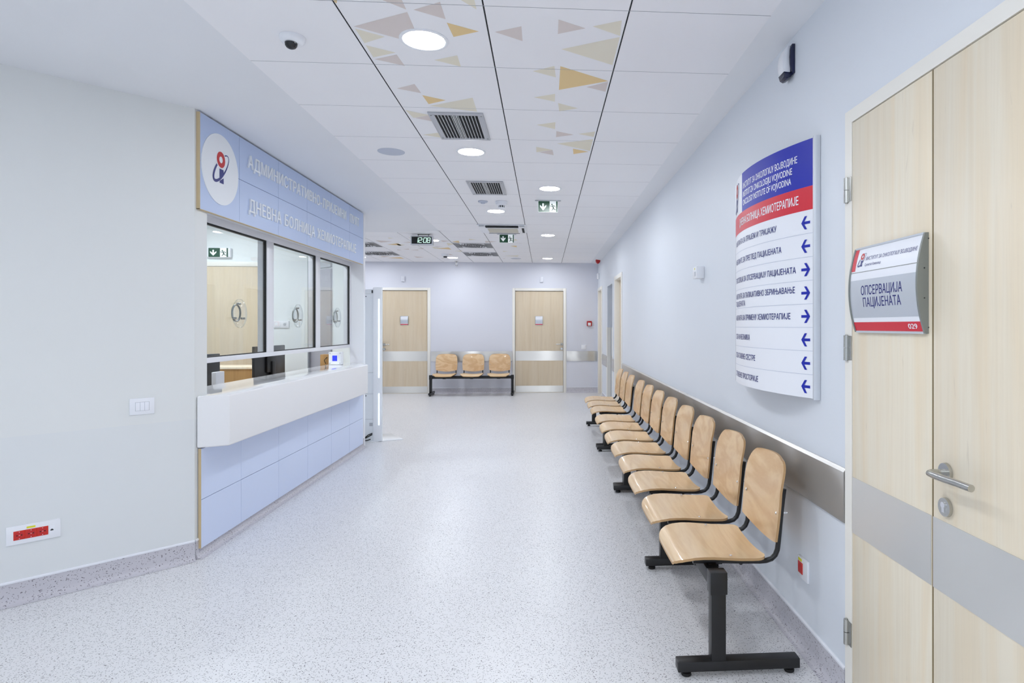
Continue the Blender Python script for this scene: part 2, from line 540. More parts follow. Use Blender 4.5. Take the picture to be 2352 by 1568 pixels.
def text(mb, t, f, x0, y0, h, width=None, xscale=1.0, align='L', bold=0.0, space=1.0, depth=0.0):
    """lettering through the map f(x, y, out); y0 is the baseline, h the height of capitals"""
    vs, tris, rim = text_geo(t, bold, space)
    a = min(v[0] for v in vs.values()); b = max(v[0] for v in vs.values())
    sy = h / CAP
    sx = width / (b - a) if width else sy * xscale
    w = (b - a) * sx
    xo = x0 - (w if align == 'R' else w / 2 if align == 'C' else 0)
    nv = {q: mb.bm.verts.new(f(xo + (v[0] - a) * sx, y0 + v[1] * sy, depth)) for q, v in vs.items()}
    for q in tris:
        mb.face([nv[i] for i in q])
    if depth:
        lo = {q: mb.bm.verts.new(f(xo + (vs[q][0] - a) * sx, y0 + vs[q][1] * sy, 0.0)) for e in rim for q in e}
        hi = {q: mb.bm.verts.new(f(xo + (vs[q][0] - a) * sx, y0 + vs[q][1] * sy, depth)) for q in lo}
        for p, q in rim:
            mb.face((hi[p], hi[q], lo[q], lo[p]))
    return mb

def rect(x0, y0, x1, y1):
    return [(x0, y0), (x1, y0), (x1, y1), (x0, y1)]
def circ(cx, cy, r, n=32):
    return [(cx + r * math.cos(2 * PI * k / n), cy + r * math.sin(2 * PI * k / n)) for k in range(n)]
def capsule(p, q, r, n=8):
    (ax, ay), (bx, by) = p, q; t = math.atan2(by - ay, bx - ax)
    return [(bx + r * math.cos(t - PI / 2 + PI * k / n), by + r * math.sin(t - PI / 2 + PI * k / n)) for k in range(n + 1)] + \
           [(ax + r * math.cos(t + PI / 2 + PI * k / n), ay + r * math.sin(t + PI / 2 + PI * k / n)) for k in range(n + 1)]

def emblem(mb, f, cx, cy, s, i_red, i_blue):
    """ring over a pillar with a tilted orbit; (cx, cy) is the ring's centre, s the emblem's height"""
    mb.m(i_red)
    n = 40
    for k in range(n):
        a, b = 2 * PI * k / n, 2 * PI * (k + 1) / n
        mb.decal([(cx + s * r * math.cos(t), cy + s * r * math.sin(t)) for r, t in ((0.1, a), (0.243, a), (0.243, b), (0.1, b))], f)
    f0 = f
    f = lambda x, y, o: f0(x, y, .0003)
    mb.m(i_blue)
    mb.decal([(cx + s * x, cy + s * y) for x, y in ((-0.09, -0.285), (0.145, -0.285), (0.145, -0.47), (-0.09, -0.60))], f)
    mb.decal([(cx + s * x, cy + s * y) for x, y in ((-0.085, -0.66), (0.15, -0.53), (0.155, -0.715), (-0.08, -0.715))], f)
    f = lambda x, y, o: f0(x, y, .0006)
    n = 60; ta = math.radians(46); prev = None
    for k in range(n + 1):
        t = 2 * PI * k / n + PI
        ex, ey = 0.60 * math.cos(t), 0.215 * math.sin(t)
        x = 0.01 + ex * math.cos(ta) - ey * math.sin(ta); y = -0.245 + ex * math.sin(ta) + ey * math.cos(ta)
        nx, ny = math.cos(t) / 0.60, math.sin(t) / 0.215
        l = math.hypot(nx, ny); nx, ny = nx / l, ny / l
        nx, ny = nx * math.cos(ta) - ny * math.sin(ta), nx * math.sin(ta) + ny * math.cos(ta)
        w = 0.030 - 0.016 * math.cos(t)
        cur = ((cx + s * (x + nx * w), cy + s * (y + ny * w)), (cx + s * (x - nx * w), cy + s * (y - ny * w)))
        hid = math.hypot(x, y) < 0.275
        if prev is not None and not hid and not prev[1]:
            mb.decal([prev[0][0], prev[0][1], cur[1], cur[0]], f)
        prev = (cur, hid)

def on_right(d=0.0005, x=None):
    """local sheet on the right-hand wall: x runs towards the camera, y up"""
    X = WR if x is None else x
    return lambda u, v, o: Vector((X - d - o, -u, v))

# ------------------------------------------------------------------ places (metres)
WR = 1.107            # right wall
YB = 12.7             # back wall
ZC = 2.679            # tiled ceiling
ZP = 2.65             # plain ceiling over the left side
TX = [-1.445, -0.849, -0.249, 0.352, 0.952]
TY0 = 2.53            # a cross joint of the tiles, 0.6 m apart
CA = Vector((-2.05, 3.752, 0))                 # front corner of the slanted left wall
DV = Vector((0.72060528, 0.69334554, 0))       # along that wall, away from the camera
DN = Vector((0.69334554, -0.72060528, 0))      # out of that wall
YE = -3.2             # wall behind the camera

# ------------------------------------------------------------------ floor, ceiling, walls
b = MB(); b.poly([(-6.2, YE - .2, 0), (1.6, YE - .2, 0), (1.6, YB + .3, 0), (-6.2, YB + .3, 0)])
struct(b, 'floor', 'floor')

def clip(poly, x0, y0, x1, y1):
    for ax, lim, sgn in ((0, x0, 1), (0, x1, -1), (1, y0, 1), (1, y1, -1)):
        out = []
        for i in range(len(poly)):
            p, q = poly[i], poly[(i + 1) % len(poly)]
            dp, dq = (p[ax] - lim) * sgn, (q[ax] - lim) * sgn
            if dp >= 0:
                out.append(p)
            if dp * dq < 0:
                t = dp / (dp - dq); out.append((p[0] + (q[0] - p[0]) * t, p[1] + (q[1] - p[1]) * t))
        poly = out
        if not poly:
            return []
    return poly

TRI = [('t',-.65,2.51,-.57,2.44,-.57,2.58),('t',-.54,2.58,-.42,2.51,-.42,2.65),('c',-.42,2.38,-.28,2.32,-.28,2.56),('t',-.83,2.74,-.57,2.6,-.57,2.9),('g',-.42,2.68,-.29,2.75,-.41,2.81),('c',-.83,2.76,-.72,2.83,-.83,2.9),('c',-.83,2.92,-.71,2.99,-.83,3.05),('t',-.83,3.07,-.71,3.01,-.7,3.14),('c',-.54,3.06,-.42,3.0,-.42,3.13),('t',-.22,2.75,-.1,2.69,-.1,2.83),('t',.06,2.62,.18,2.69,.06,2.75),('c',.21,2.67,.33,2.61,.34,2.75),('c',.08,2.9,.34,2.76,.34,3.06),('c',-.06,3.16,.05,3.09,.06,3.23),('g',.08,3.09,.34,3.26,.08,3.4),('t',.23,3.35,.34,3.27,.34,3.41),('c',-.06,3.52,.06,3.46,.06,3.58),('c',.08,3.6,.2,3.68,.09,3.74),('t',-.81,3.44,-.7,3.37,-.69,3.5),('g',-.69,3.53,-.57,3.6,-.68,3.67),('c',-.68,3.7,-.41,3.55,-.41,3.78),('c',-.84,3.78,-.71,3.86,-.82,3.92),('t',-.81,3.92,-.71,3.86,-.71,3.98),('c',-.83,4.26,-.7,4.2,-.71,4.32),('c',-.05,4.0,.07,3.94,.07,4.08),('t',.08,4.12,.2,4.19,.08,4.25),('c',.23,4.17,.34,4.11,.34,4.23),('c',.09,4.4,.34,4.28,.34,4.57),('c',-.06,4.49,.06,4.56,-.06,4.63),('t',-.04,4.63,.06,4.56,.07,4.7),('g',.21,4.52,.33,4.59,.22,4.66),('g',-.85,2.53,-.8,2.45,-.84,2.55),
       ('t',-2.57,9.54,-2.34,9.64,-2.55,9.79),('g',-2.51,10.01,-2.3,9.86,-2.31,10.14),('c',-2.35,9.93,-2.23,10.05,-2.36,10.19),('c',-2.3,9.23,-2.23,9.29,-2.32,9.34),('t',-2.5,10.63,-2.44,10.73,-2.52,10.77),('t',-2.4,10.6,-2.28,10.54,-2.31,10.67),('t',-2.29,10.74,-2.16,10.65,-2.16,10.76),('c',-3.12,11.79,-3.02,11.75,-3.06,11.87),('g',-3.0,11.98,-2.72,11.84,-2.71,12.11),('t',-3.03,11.63,-2.87,11.71,-3.04,11.87),('t',-2.44,11.68,-2.27,11.81,-2.43,11.92),('g',-1.82,10.47,-1.59,10.33,-1.58,10.59),('t',-1.8,10.15,-1.64,10.21,-1.77,10.25),('t',-1.58,9.48,-1.44,9.54,-1.57,9.65),('g',-1.43,9.62,-1.31,9.5,-1.33,9.75),('c',-1.85,10.24,-1.72,10.41,-1.85,10.5),('t',-2.13,10.49,-2.01,10.43,-2.06,10.58),('c',-1.53,9.75,-1.42,9.87,-1.56,10.09),('t',-1.87,11.38,-1.7,11.26,-1.67,11.45),('g',-.55,10.06,-.45,10.02,-.46,10.22),('c',-.72,10.73,-.63,10.77,-.72,10.85),('t',-.91,9.51,-.73,9.54,-.92,9.7),('c',-1.13,9.29,-1.03,9.36,-1.14,9.42),('t',-1.99,11.98,-1.92,11.92,-1.95,12.04),('c',-.74,11.48,-.47,11.4,-.51,11.6),('t',-.81,11.96,-.75,11.88,-.77,11.98),('c',-1.56,10.79,-1.41,10.74,-1.47,10.9),('t',-.37,9.71,-.35,9.75,-.47,9.65),('c',-.51,9.48,-.43,9.25,-.41,9.4),('c',-2.0,9.2,-1.86,9.28,-1.99,9.34),('t',-2.2,9.75,-2.06,9.66,-2.05,9.82)]
b = MB()
cols = [(TX[i], TX[i + 1]) for i in range(4)]
wide = [(-4.449, -3.849), (-3.849, -3.249), (-3.249, -2.649), (-2.649, -2.049), (-2.049, -1.449)]
nrow0, nrow1 = -10, 17
GX = 0.0034
def gap_of(x):
    return GX if any(abs(x - q) < 0.01 for q in (-0.849, -0.249, 0.352)) else 0.0012
for k in range(nrow0, nrow1):
    y0, y1 = TY0 + 0.6 * k, min(TY0 + 0.6 * (k + 1), YB)
    if y0 >= YB:
        continue
    for x0, x1 in cols + (wide if y0 > 8.4 else []):
        far = y0 > 8.4
        gl = gap_of(x0) if not (far and x0 < -0.9) else 0.002
        gr = gap_of(x1) if not (far and x1 < -0.9) else 0.002
        if abs(x1 - .952) < .01: gr = 0.0
        if abs(x0 + 1.445) < .01: gl = 0.0
        if far and abs(x0 + 1.445) < .01: gl = GX
        if far and abs(x1 + 1.449) < .01: gr = 0.0
        ye0 = y0 + (0.012 if abs(y0 - 8.53) < 0.02 and x0 < -2.0 else 0.005 if abs(y0 - 8.53) < .02 and x0 < -1.444 else 0.0019)
        X0, X1, Y0, Y1 = x0 + gl, x1 - gr, ye0, y1 - 0.0019
        polys = [[Vector(p) for p in ((X0, Y0, ZC), (X1, Y0, ZC), (X1, Y1, ZC), (X0, Y1, ZC))]]
        b.m(0); b.box(X0, Y0, ZC, X1, Y1, ZC + 0.012)
        for t in TRI:
            pg = clip([(t[1], t[2]), (t[3], t[4]), (t[5], t[6])], X0, Y0, X1, Y1)
            if len(pg) > 2:
                b.m({'t': 1, 'c': 2, 'g': 3}[t[0]]); b.poly([(p[0], p[1], ZC - 0.0004) for p in pg])
b.m(4)
b.poly([(-4.5, YE, ZC + .014), (1.0, YE, ZC + .014), (1.0, YB, ZC + .014), (-4.5, YB, ZC + .014)])
for k in range(nrow0, nrow1 + 1):      # shadow joints, flush with the tiles
    y = TY0 + 0.6 * k
    if y > YB: continue
    b.m(6).poly([(TX[0], y - .002, ZC + .0002), (TX[4], y - .002, ZC + .0002), (TX[4], y + .002, ZC + .0002), (TX[0], y + .002, ZC + .0002)])
    if y > 8.6:
        b.poly([(-4.449, y - .002, ZC + .0002), (TX[0], y - .002, ZC + .0002), (TX[0], y + .002, ZC + .0002), (-4.449, y + .002, ZC + .0002)])
b.m(4)
for x, w, y0 in ((-.849, .003, YE), (-.249, .003, YE), (.352, .003, YE), (-1.447, .003, 8.53), (-2.049, .002, 8.53), (-2.649, .002, 8.53), (-3.249, .002, 8.53)):
    b.poly([(x - w, y0, ZC + .0003), (x + w, y0, ZC + .0003), (x + w, YB, ZC + .0003), (x - w, YB, ZC + .0003)])
b.poly([(-4.449, 8.526, ZC - .0003), (-2.049, 8.526, ZC - .0003), (-2.049, 8.55, ZC - .0003), (-4.449, 8.55, ZC - .0003)])
b.poly([(-2.049, 8.526, ZC - .0003), (-1.445, 8.526, ZC - .0003), (-1.445, 8.538, ZC - .0003), (-2.049, 8.538, ZC - .0003)])
b.m(5)   # plain plaster left, right and over the booth
b.poly([(0.952, YE, ZC), (WR, YE, 2.66), (WR, YB, 2.66), (0.952, YB, ZC)])
b.poly([(-1.445, YE, ZC), (-1.445, 8.528, ZC), (-2.05, 8.528, ZP), (-2.05, YE, ZP)])
b.poly([(-2.05, YE, ZP), (-2.05, 8.528, ZP), (-6.2, 8.528, ZP), (-6.2, YE, ZP)])
b.poly([(-1.445, 8.528, ZC), (-2.05, 8.528, ZC), (-2.05, 8.528, ZP)])
b.poly([(-2.05, 8.528, ZP), (-2.05, 8.528, ZC), (-6.2, 8.528, ZC), (-6.2, 8.528, ZP)])
b.poly([(-4.449, 8.528, ZC), (-4.449, YB, ZC), (-6.2, YB, ZC), (-6.2, 8.528, ZC)])
struct(b, 'ceiling', ['tile', 'tri_t', 'tri_c', 'tri_g', 'gap', 'plaster', 'joint'])

HI = 2.8
b = MB()
XO = WR + 0.14
def rseg(y0, y1, z0=0.0, z1=HI):
    b.box(WR, y0, z0, XO, y1, z1)
rseg(YE, 8.72); rseg(8.72, 9.57, 2.09); rseg(9.57, 10.0); rseg(10.0, 10.75, 2.07); rseg(10.75, 11.74); rseg(11.74, 12.56, 2.09); rseg(12.56, YB + .1)
struct(b, 'wall_right', 'wall')
b = MB()   # the alcove behind the opening
b.box(XO, 9.9, 0, XO + 1.0, 10.0, HI); b.box(XO, 10.75, 0, XO + 1.0, 10.85, HI); b.box(XO + 1.0, 9.9, 0, XO + 1.1, 10.85, HI); b.box(XO, 9.9, 2.07, XO + 1.1, 10.85, 2.2)
struct(b, 'wall_alcove', 'grey_wall')
b = MB()
b.box(-6.0, YB, 0, -3.281, YB + .12, HI); b.box(-2.377, YB, 0, -0.603, YB + .12, HI); b.box(0.391, YB, 0, WR, YB + .12, HI)
b.box(-3.281, YB, 2.10, -2.377, YB + .12, HI); b.box(-0.603, YB, 2.10, 0.391, YB + .12, HI)
b.box(-3.281, YB + .06, 0, -2.377, YB + .12, 2.1); b.box(-0.603, YB + .06, 0, 0.391, YB + .12, 2.1)
struct(b, 'wall_back', 'wall_far')
b = MB()   # slanted wall by the counter, with the jamb of the booth
A = CA; far = CA - DV * 4.0
poly = [(A.x, A.y), (-2.05, 3.885), (-2.3, 3.885), (-2.3, 3.68), (far.x - DN.x * .12, far.y - DN.y * .12), (far.x, far.y)]
ZD = 0.826
b.m(1).prism([(x, y, 0) for x, y in poly], (0, 0, ZD)); b.m(0).prism([(x, y, ZD) for x, y in poly], (0, 0, HI - ZD))
struct(b, 'wall_left', ['wall_left', 'dado'])
b = MB(); b.box(far.x - .12, YE, 0, far.x, far.y + .02, HI)
struct(b, 'wall_side', 'wall_left')
b = MB(); b.box(far.x - .12, YE - .12, 0, WR + .14, YE, HI)
struct(b, 'wall_front', 'wall')
b = MB()   # header over the booth window, end column and slanted end wall
b.m(0).box(-2.3, 3.9, 2.098, -2.062, 7.13, HI)
b.prism([(x, y, 0) for x, y in ((-2.05, 7.13), (-2.05, 7.19), (-2.95, 8.05), (-3.03, 7.97), (-2.2, 7.17), (-2.2, 7.13))], (0, 0, HI))
b.m(1).box(-5.1, 7.75, 0, -2.93, 7.85, HI)
b.box(-2.93, 7.75, 0, -2.9, 8.05, HI); b.box(-5.2, 1.0, 0, -5.0, 7.85, HI)
b.m(1).poly([(-2.2, 7.165, 0), (-3.02, 7.955, 0), (-3.02, 7.955, HI), (-2.2, 7.165, HI)])
b.m(0).box(-6.0, 7.85, 0, -4.55, 7.95, HI); b.box(-4.7, 7.95, 0, -4.6, YB, HI)
struct(b, 'wall_booth', ['pvc', 'booth_wall'])

def skirting(name, segs):
    b = MB()
    prof = [(0.0, 0.108), (0.006, 0.108), (0.006, 0.035), (0.010, 0.018), (0.020, 0.006), (0.042, 0.0008), (0.0, 0.0008)]
    for p0, p1, n in segs:
        p0, p1, n = Vector(p0 + (0,)), Vector(p1 + (0,)), Vector(n + (0,))
        b.m(0).prism([p0 + n * d + Vector((0, 0, z)) for d, z in prof], p1 - p0)
        b.m(1).prism([p0 + n * d + Vector((0, 0, z)) for d, z in ((0, .106), (.0085, .106), (.0085, .113), (.003, .117), (0, .117))], p1 - p0)
    return struct(b, name, ['cove', 'strip'])
skirting('baseboard_right', [((WR, 2.19), (WR, 8.66), (-1, 0)), ((WR, 9.63), (WR, 9.99), (-1, 0)), ((WR, 10.76), (WR, 11.67), (-1, 0))])
skirting('baseboard_back', [((-2.32, YB), (-0.66, YB), (0, -1)), ((0.456, YB), (WR, YB), (0, -1))])
skirting('baseboard_left', [((CA.x, CA.y), (far.x, far.y), (DN.x, DN.y))])
skirting('baseboard_counter', [((-2.05, 3.757), (-2.05, 7.13), (1, 0))])

# stainless wall guards
def guard(name, y0, y1, zs=(0.648, 0.848)):
    b = MB()
    b.prism([(WR, y0, zs[0]), (WR - .012, y0, zs[0] + .002), (WR - .014, y0, zs[0] + .006), (WR - .014, y0, zs[1] - .012), (WR - .004, y0, zs[1]), (WR, y0, zs[1])], (0, y1 - y0, 0))
    return struct(b, name, 'steel_rail')
guard('trim_1', 2.18, 8.66); guard('trim_2', 9.64, 9.985); guard('trim_3', 10.80, 11.66)
b = MB(); b.box(-2.305, YB - .012, .655, -.664, YB, .857, .002); struct(b, 'trim_4', 'steel')
b = MB(); b.box(.456, YB - .012, .650, 1.09, YB, .857, .002); struct(b, 'trim_5', 'steel')
b = MB()
b.prism([(WR - .006, 10.75, 0), (WR - .006, 10.86, 0), (WR, 10.86, 0), (WR, 10.756, 0), (WR + .06, 10.756, 0), (WR + .06, 10.744, 0), (WR - .006, 10.744, 0)], (0, 0, 1.35))
struct(b, 'trim_6', 'casing')
b = MB(); b.box(WR - .006, 9.95, 0, WR, 10.0, 1.35); b.box(WR - .006, 10.0, 0, WR + .05, 10.006, 1.35); struct(b, 'trim_7', 'casing')
b = MB(); b.box(WR + .06, 10.738, .64, WR + .14, 10.75, .855); struct(b, 'trim_8', 'steel')

# ------------------------------------------------------------------ doors
def lever(parent, org, along, out, flip=1, name='handle', s=1.0, ln=1.0):
    """rose, curved lever and key rosette; along = direction the lever points, out = away from the leaf"""
    o, a, n = Vector(org), Vector(along), Vector(out)
    b = MB()
    b.cyl(o, o + n * .009 * s, .026 * s, .025 * s)
    p = [o + n * .008, o + n * .045, o + n * .053 + a * .006, o + n * .056 + a * .02 * ln, o + n * .055 + a * .05 * ln, o + n * .050 + a * .085 * ln, o + n * .050 + a * .118 * ln]
    b.tube(p, .0095 * s, 12)
    h = part(b, name, 'nickel', parent)
    b = MB(); q = o - Vector((0, 0, .095))
    b.cyl(q, q + n * .009, .026 * s, .025 * s)
    k = part(b, 'key_rosette', 'nickel', parent)
    b = MB(); b.cyl(q + n * .008 + Vector((0, 0, .006)), q + n * .013 + Vector((0, 0, .006)), .0085)
    up = Vector((0, 0, 1)); sd = up.cross(n)
    b.prism([q + n * .0092 + sd * x + up * z for x, z in ((-.005, -.014), (.005, -.014), (.005, .004), (-.005, .004))], n * .003)
    part(b, 'lock_cylinder', 'chrome', k)

# door_1: the large two-leaf door beside the camera
d1 = struct_root('door_1')
b = MB()
b.box(WR - .012, 2.123, 0, WR, 2.172, 2.10); b.box(WR - .012, .55, 2.10, WR, 2.172, 2.147); b.box(WR - .012, .55, 0, WR, .60, 2.10)
part(b, 'door_casing', 'casing', d1)
b = MB(); b.box(WR - .010, 1.6705, .006, WR, 2.1215, 2.096, .0012)
lf = part(b, 'door_leaf', 'maple', d1)
b = MB(); b.box(WR - .010, .602, .006, WR, 1.6645, 2.096, .0012)
lf2 = part(b, 'door_leaf', 'maple', d1)
b = MB(); b.box(WR - .0102, 1.6650, .006, WR, 1.6703, 2.096)
part(b, 'edge_strip', 'seam', d1)
b = MB(); b.box(WR - .0115, 1.673, .636, WR - .0095, 2.1205, .834); part(b, 'push_plate', 'steel', lf)
b = MB(); b.box(WR - .0115, .604, .636, WR - .0095, 1.6645, .834); part(b, 'push_plate', 'steel', lf2)
for z in (1.862, 1.293, .266):
    b = MB()
    b.cyl((WR - .016, 2.155, z - .045), (WR - .016, 2.155, z - .001), .0095, n=16); b.cyl((WR - .016, 2.155, z + .001), (WR - .016, 2.155, z + .045), .0095, n=16)
    b.cyl((WR - .016, 2.155, z - .0475), (WR - .016, 2.155, z + .0475), .0045, n=10)
    b.box(WR - .014, 2.123, z - .043, WR - .0115, 2.150, z + .043)
    part(b, 'hinge', 'nickel', d1)
lever(d1, (WR - .010, 1.607, .972), (0, -1, 0), (-1, 0, 0), ln=1.4)

def leaf_door(name, x0, x1, hand, plates=True):
    """a door in the back wall"""
    d = struct_root(name)
    b = MB()
    b.box(x0 - .054, YB - .014, 0, x0, YB + .045, 2.155, .003); b.box(x1, YB - .014, 0, x1 + .06, YB + .045, 2.155, .003); b.box(x0, YB - .014, 2.10, x1, YB + .045, 2.155, .003)
    part(b, 'door_casing', 'casing', d)
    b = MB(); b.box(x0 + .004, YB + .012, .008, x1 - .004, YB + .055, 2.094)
    lf = part(b, 'door_leaf', 'maple_dim', d)
    b = MB(); b.box(x0 + .006, YB + .010, .662, x1 - .006, YB + .013, .862); part(b, 'push_plate', 'steel', lf)
    b = MB(); b.box(x0 + .006, YB + .010, .012, x1 - .006, YB + .013, .145); part(b, 'kick_plate', 'steel', lf)
    b = MB(); b.box(x0, YB - .01, 0, x1, YB + .045, .006); part(b, 'threshold', 'casing', d)
    if hand > 0:
        lever(d, (x1 - .035, YB + .011, 1.0), (-1, 0, 0), (0, -1, 0), s=1.1)
    else:
        lever(d, (x0 + .035, YB + .011, 1.0), (1, 0, 0), (0, -1, 0), s=1.1)
leaf_door('door_2', -3.281, -2.377, -1)
leaf_door('door_3', -0.603, 0.391, 1)
def side_door(name, y0, y1):
    d = struct_root(name)
    b = MB()
    b.box(WR - .014, y0 - .06, 0, WR + .10, y0 + .02, 2.085, .002); b.box(WR - .014, y1 - .02, 0, WR + .10, y1 + .06, 2.085, .002); b.box(WR - .014, y0 - .06, 2.085, WR + .10, y1 + .06, 2.145, .002)
    part(b, 'door_casing', 'casing', d)
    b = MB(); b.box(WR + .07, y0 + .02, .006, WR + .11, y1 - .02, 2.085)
    part(b, 'door_leaf', 'maple_dim', d)
side_door('door_4', 8.74, 9.55)
side_door('door_5', 11.76, 12.54)

# ------------------------------------------------------------------ booth: window, interior door, counter, sign
w1 = struct_root('window_1', 'white framed three pane service window over the counter')
XF = -2.2
b = MB()
F = 0.022
zt, zb = 2.05, 1.165
ys = [(3.95, 5.03), (5.155, 6.079), (6.194, 7.113)]
b.box(XF - .07, 3.887, zt, XF + .004, 7.128, 2.098, .003)
b.box(XF - .07, 3.887, 1.130, XF + .004, 7.128, zb, .003)
for y0, y1 in ((3.887, 3.95), (5.032, 5.155), (6.081, 6.194), (7.113, 7.13)):
    b.box(XF - .07, y0, zb, XF + .004, y1, zt, .003)
part(b, 'window_frame', 'pvc', w1)
for y0, y1 in ys:
    b = MB(); e = .014
    b.box(XF - .024, y0, zt - .010, XF - .002, y1, zt); b.box(XF - .024, y0, zb, XF - .002, y1, zb + .006)
    b.box(XF - .024, y1 - .006, zb, XF - .002, y1, zt); b.box(XF - .024, y0, zb, XF - .002, y0 + .004, zt)
    part(b, 'gasket', 'gasket', w1)
    b = MB(); b.box(XF - .016, y0 + .002, zb + .004, XF - .008, y1 - .002, zt - .006)
    g = part(b, 'glass_pane', 'glass', w1)
for cy in (4.579, 5.631, 6.675):
    s = thing('speaking_port', {4.579: 'clear round speaking port on the pane in front of the wooden booth door', 5.631: 'clear round speaking port on the middle booth pane', 6.675: 'clear round speaking port on the booth pane above the blue lit device'}[cy], 'speaking port', (XF - .02, cy, 1.363), 'speaking ports on the booth window')
    c = Vector((XF + .006, cy, 1.463))
    b = MB(); n = 48
    pr = [(.0, 0), (.100, 0), (.103, .002), (.103, .007), (.100, .009), (.0, .009)]
    b.lathe([(max(r, 1e-4), h) for r, h in pr], c, 'X', n)
    part(b, 'acrylic_disc', 'acrylic', s)
    b = MB()
    for k in range(n):
        a0, a1 = 2 * PI * k / n, 2 * PI * (k + 1) / n
        b.poly([c + Vector((h, .103 * math.cos(a), .103 * math.sin(a))) for a, h in ((a0, -.001), (a1, -.001), (a1, .010), (a0, .010))])
    part(b, 'disc_edge', 'acrylic_edge', s)
    b = MB()
    c2 = Vector((XF - .007, cy - .004, 1.466))
    for r0, r1 in ((.062, .056),):
        ra = [[c2 + Vector((h, r * math.cos(2 * PI * k / n), r * math.sin(2 * PI * k / n))) for k in range(n)] for r, h in ((r0, .001), (r0, -.010), (r1, -.010), (r1, .001), (r0, .001))]
        vs = [[b.bm.verts.new(p) for p in r] for r in ra]
        for q in range(4):
            for k in range(n):
                b.face((vs[q][k], vs[q][(k + 1) % n], vs[q + 1][(k + 1) % n], vs[q + 1][k]))
    part(b, 'hole_rim', 'alu_dark', s)
    for a in (90, 210, 330):
        p = c + Vector((0, .070 * math.cos(math.radians(a)), .070 * math.sin(math.radians(a))))
        b = MB(); b.cyl((XF - .008, p.y, p.z), (XF + .018, p.y, p.z), .008, n=14); part(b, 'spacer', 'nickel', s)

d6 = struct_root('door_6')
b = MB()
b.box(-3.472, 7.735, 0, -3.415, 7.76, 2.155, .003); b.box(-4.46, 7.735, 0, -4.40, 7.76, 2.155, .003); b.box(-4.40, 7.735, 2.10, -3.472, 7.76, 2.155, .003)
part(b, 'door_casing', 'casing', d6)
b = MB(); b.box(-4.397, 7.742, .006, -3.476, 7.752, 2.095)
part(b, 'door_leaf', 'maple_dim', d6)
b = MB(); c = Vector((-3.52, 7.742, 0.99))
b.cyl(c, c + Vector((0, -.012, 0)), .027); b.lathe([(.001, -.075), (.02, -.07), (.03, -.055), (.028, -.04), (.012, -.03), (.012, -.01)], c, 'Y', 20)
part(b, 'door_knob', 'chrome', d6)
b = MB(); c = Vector((-3.52, 7.742, 0.87)); b.cyl(c, c + Vector((0, -.012, 0)), .03); part(b, 'key_rosette', 'plastic', d6)
d7 = struct_root('door_7')        # grey door in the booth's slanted end wall
dd = Vector((-.7205, .6934, 0)); dn = Vector((-.6934, -.7205, 0)); o0 = Vector((-2.2, 7.165, 0))
def ew(s, out, z):
    return o0 + dd * s + dn * out + Vector((0, 0, z))
b = MB(); b.prism([ew(.43, .002, .006), ew(1.1, .002, .006), ew(1.1, .02, .006), ew(.43, .02, .006)], (0, 0, 2.05)); part(b, 'door_leaf', 'grey_door', d7)
b = MB()
b.prism([ew(.43, .002, 2.075), ew(1.1, .002, 2.075), ew(1.1, .022, 2.075), ew(.43, .022, 2.075)], (0, 0, .075)); part(b, 'door_casing', 'grey_plastic', d7)

# counter base
cb = thing('reception_counter', 'light blue panelled counter front standing on the speckled floor', 'counter', (-2.1, 5.4, 0))
b = MB(); b.box(-2.30, 3.89, 0, -2.052, 7.125, .65); part(b, 'carcass', 'pvc', cb)
b = MB()
ey = [3.786, 4.266, 4.847, 5.428, 6.016, 6.563, 7.04]
ez = [.055, .342, .645]
def cladding(b, x0, x1, ys, zs, g=.0016):
    for i in range(len(ys) - 1):
        for j in range(len(zs) - 1):
            b.m(0).box(x0, ys[i] + (g if i else 0), zs[j] + (g if j else 0), x1, ys[i + 1] - g, zs[j + 1] - g)
    b.m(1).box(x0 - .003, ys[0] + .002, zs[0] + .002, x0, ys[-1] - .002, zs[-1] - .002)
cladding(b, -2.046, -2.03, ey, ez)
part(b, 'front_panel', ['base_blue', 'grey_plastic'], cb)
b = MB(); b.box(-2.046, 3.783, .055, -2.0305, 3.786, .645); part(b, 'board_edge', 'mdf', cb)
b = MB()
pl = [(-2.047, 3.766), (-1.895, 3.84), (-1.895, 6.75), (-2.03, 7.06), (-2.05, 7.125), (-2.34, 7.125), (-2.34, 3.892), (-2.047, 3.892)]
t = MB(); t.prism([(x, y, .651) for x, y in pl], (0, 0, .307), bev=.010, seg=4)
for f_ in t.bm.faces:
    f_.material_index = 1 if f_.calc_center_median().z > .9575 else 0
single(t, 'counter_top', ['solid', 'polished'], 'thick glossy white worktop with a clipped corner above the blue panels', 'worktop')

# sign over the window
sg = thing('reception_sign', 'long light blue sign board with white raised letters above the booth window', 'sign', (-2.04, 5.4, 2.06))
b = MB()
cladding(b, -2.046, -2.03, [3.775, 4.241, 4.842, 5.41, 6.0, 6.563, 7.05], [2.066, 2.352, 2.638])
part(b, 'sign_panel', ['sign_blue', 'grey_plastic'], sg)
b = MB(); b.box(-2.0495, 3.769, 2.063, -2.0305, 3.775, 2.638); b.box(-2.0495, 3.769, 2.063, -2.0305, 7.05, 2.066); part(b, 'board_edge', 'mdf', sg)
b = MB(); b.lathe([(1e-3, 0), (.219, 0), (.219, .004), (1e-3, .004)], (-2.03, 4.0, 2.352), 'X', 72)
ed = part(b, 'emblem_disc', 'letter', sg)
b = MB()
emblem(b, lambda u, v, o: Vector((-2.0255 + o, u, v)), 4.0, 2.415, .205, 0, 1)
part(b, 'emblem', ['emblem_red', 'navy'], ed)
fm = lambda u, v, o: Vector((-2.0298 + o, u, v))
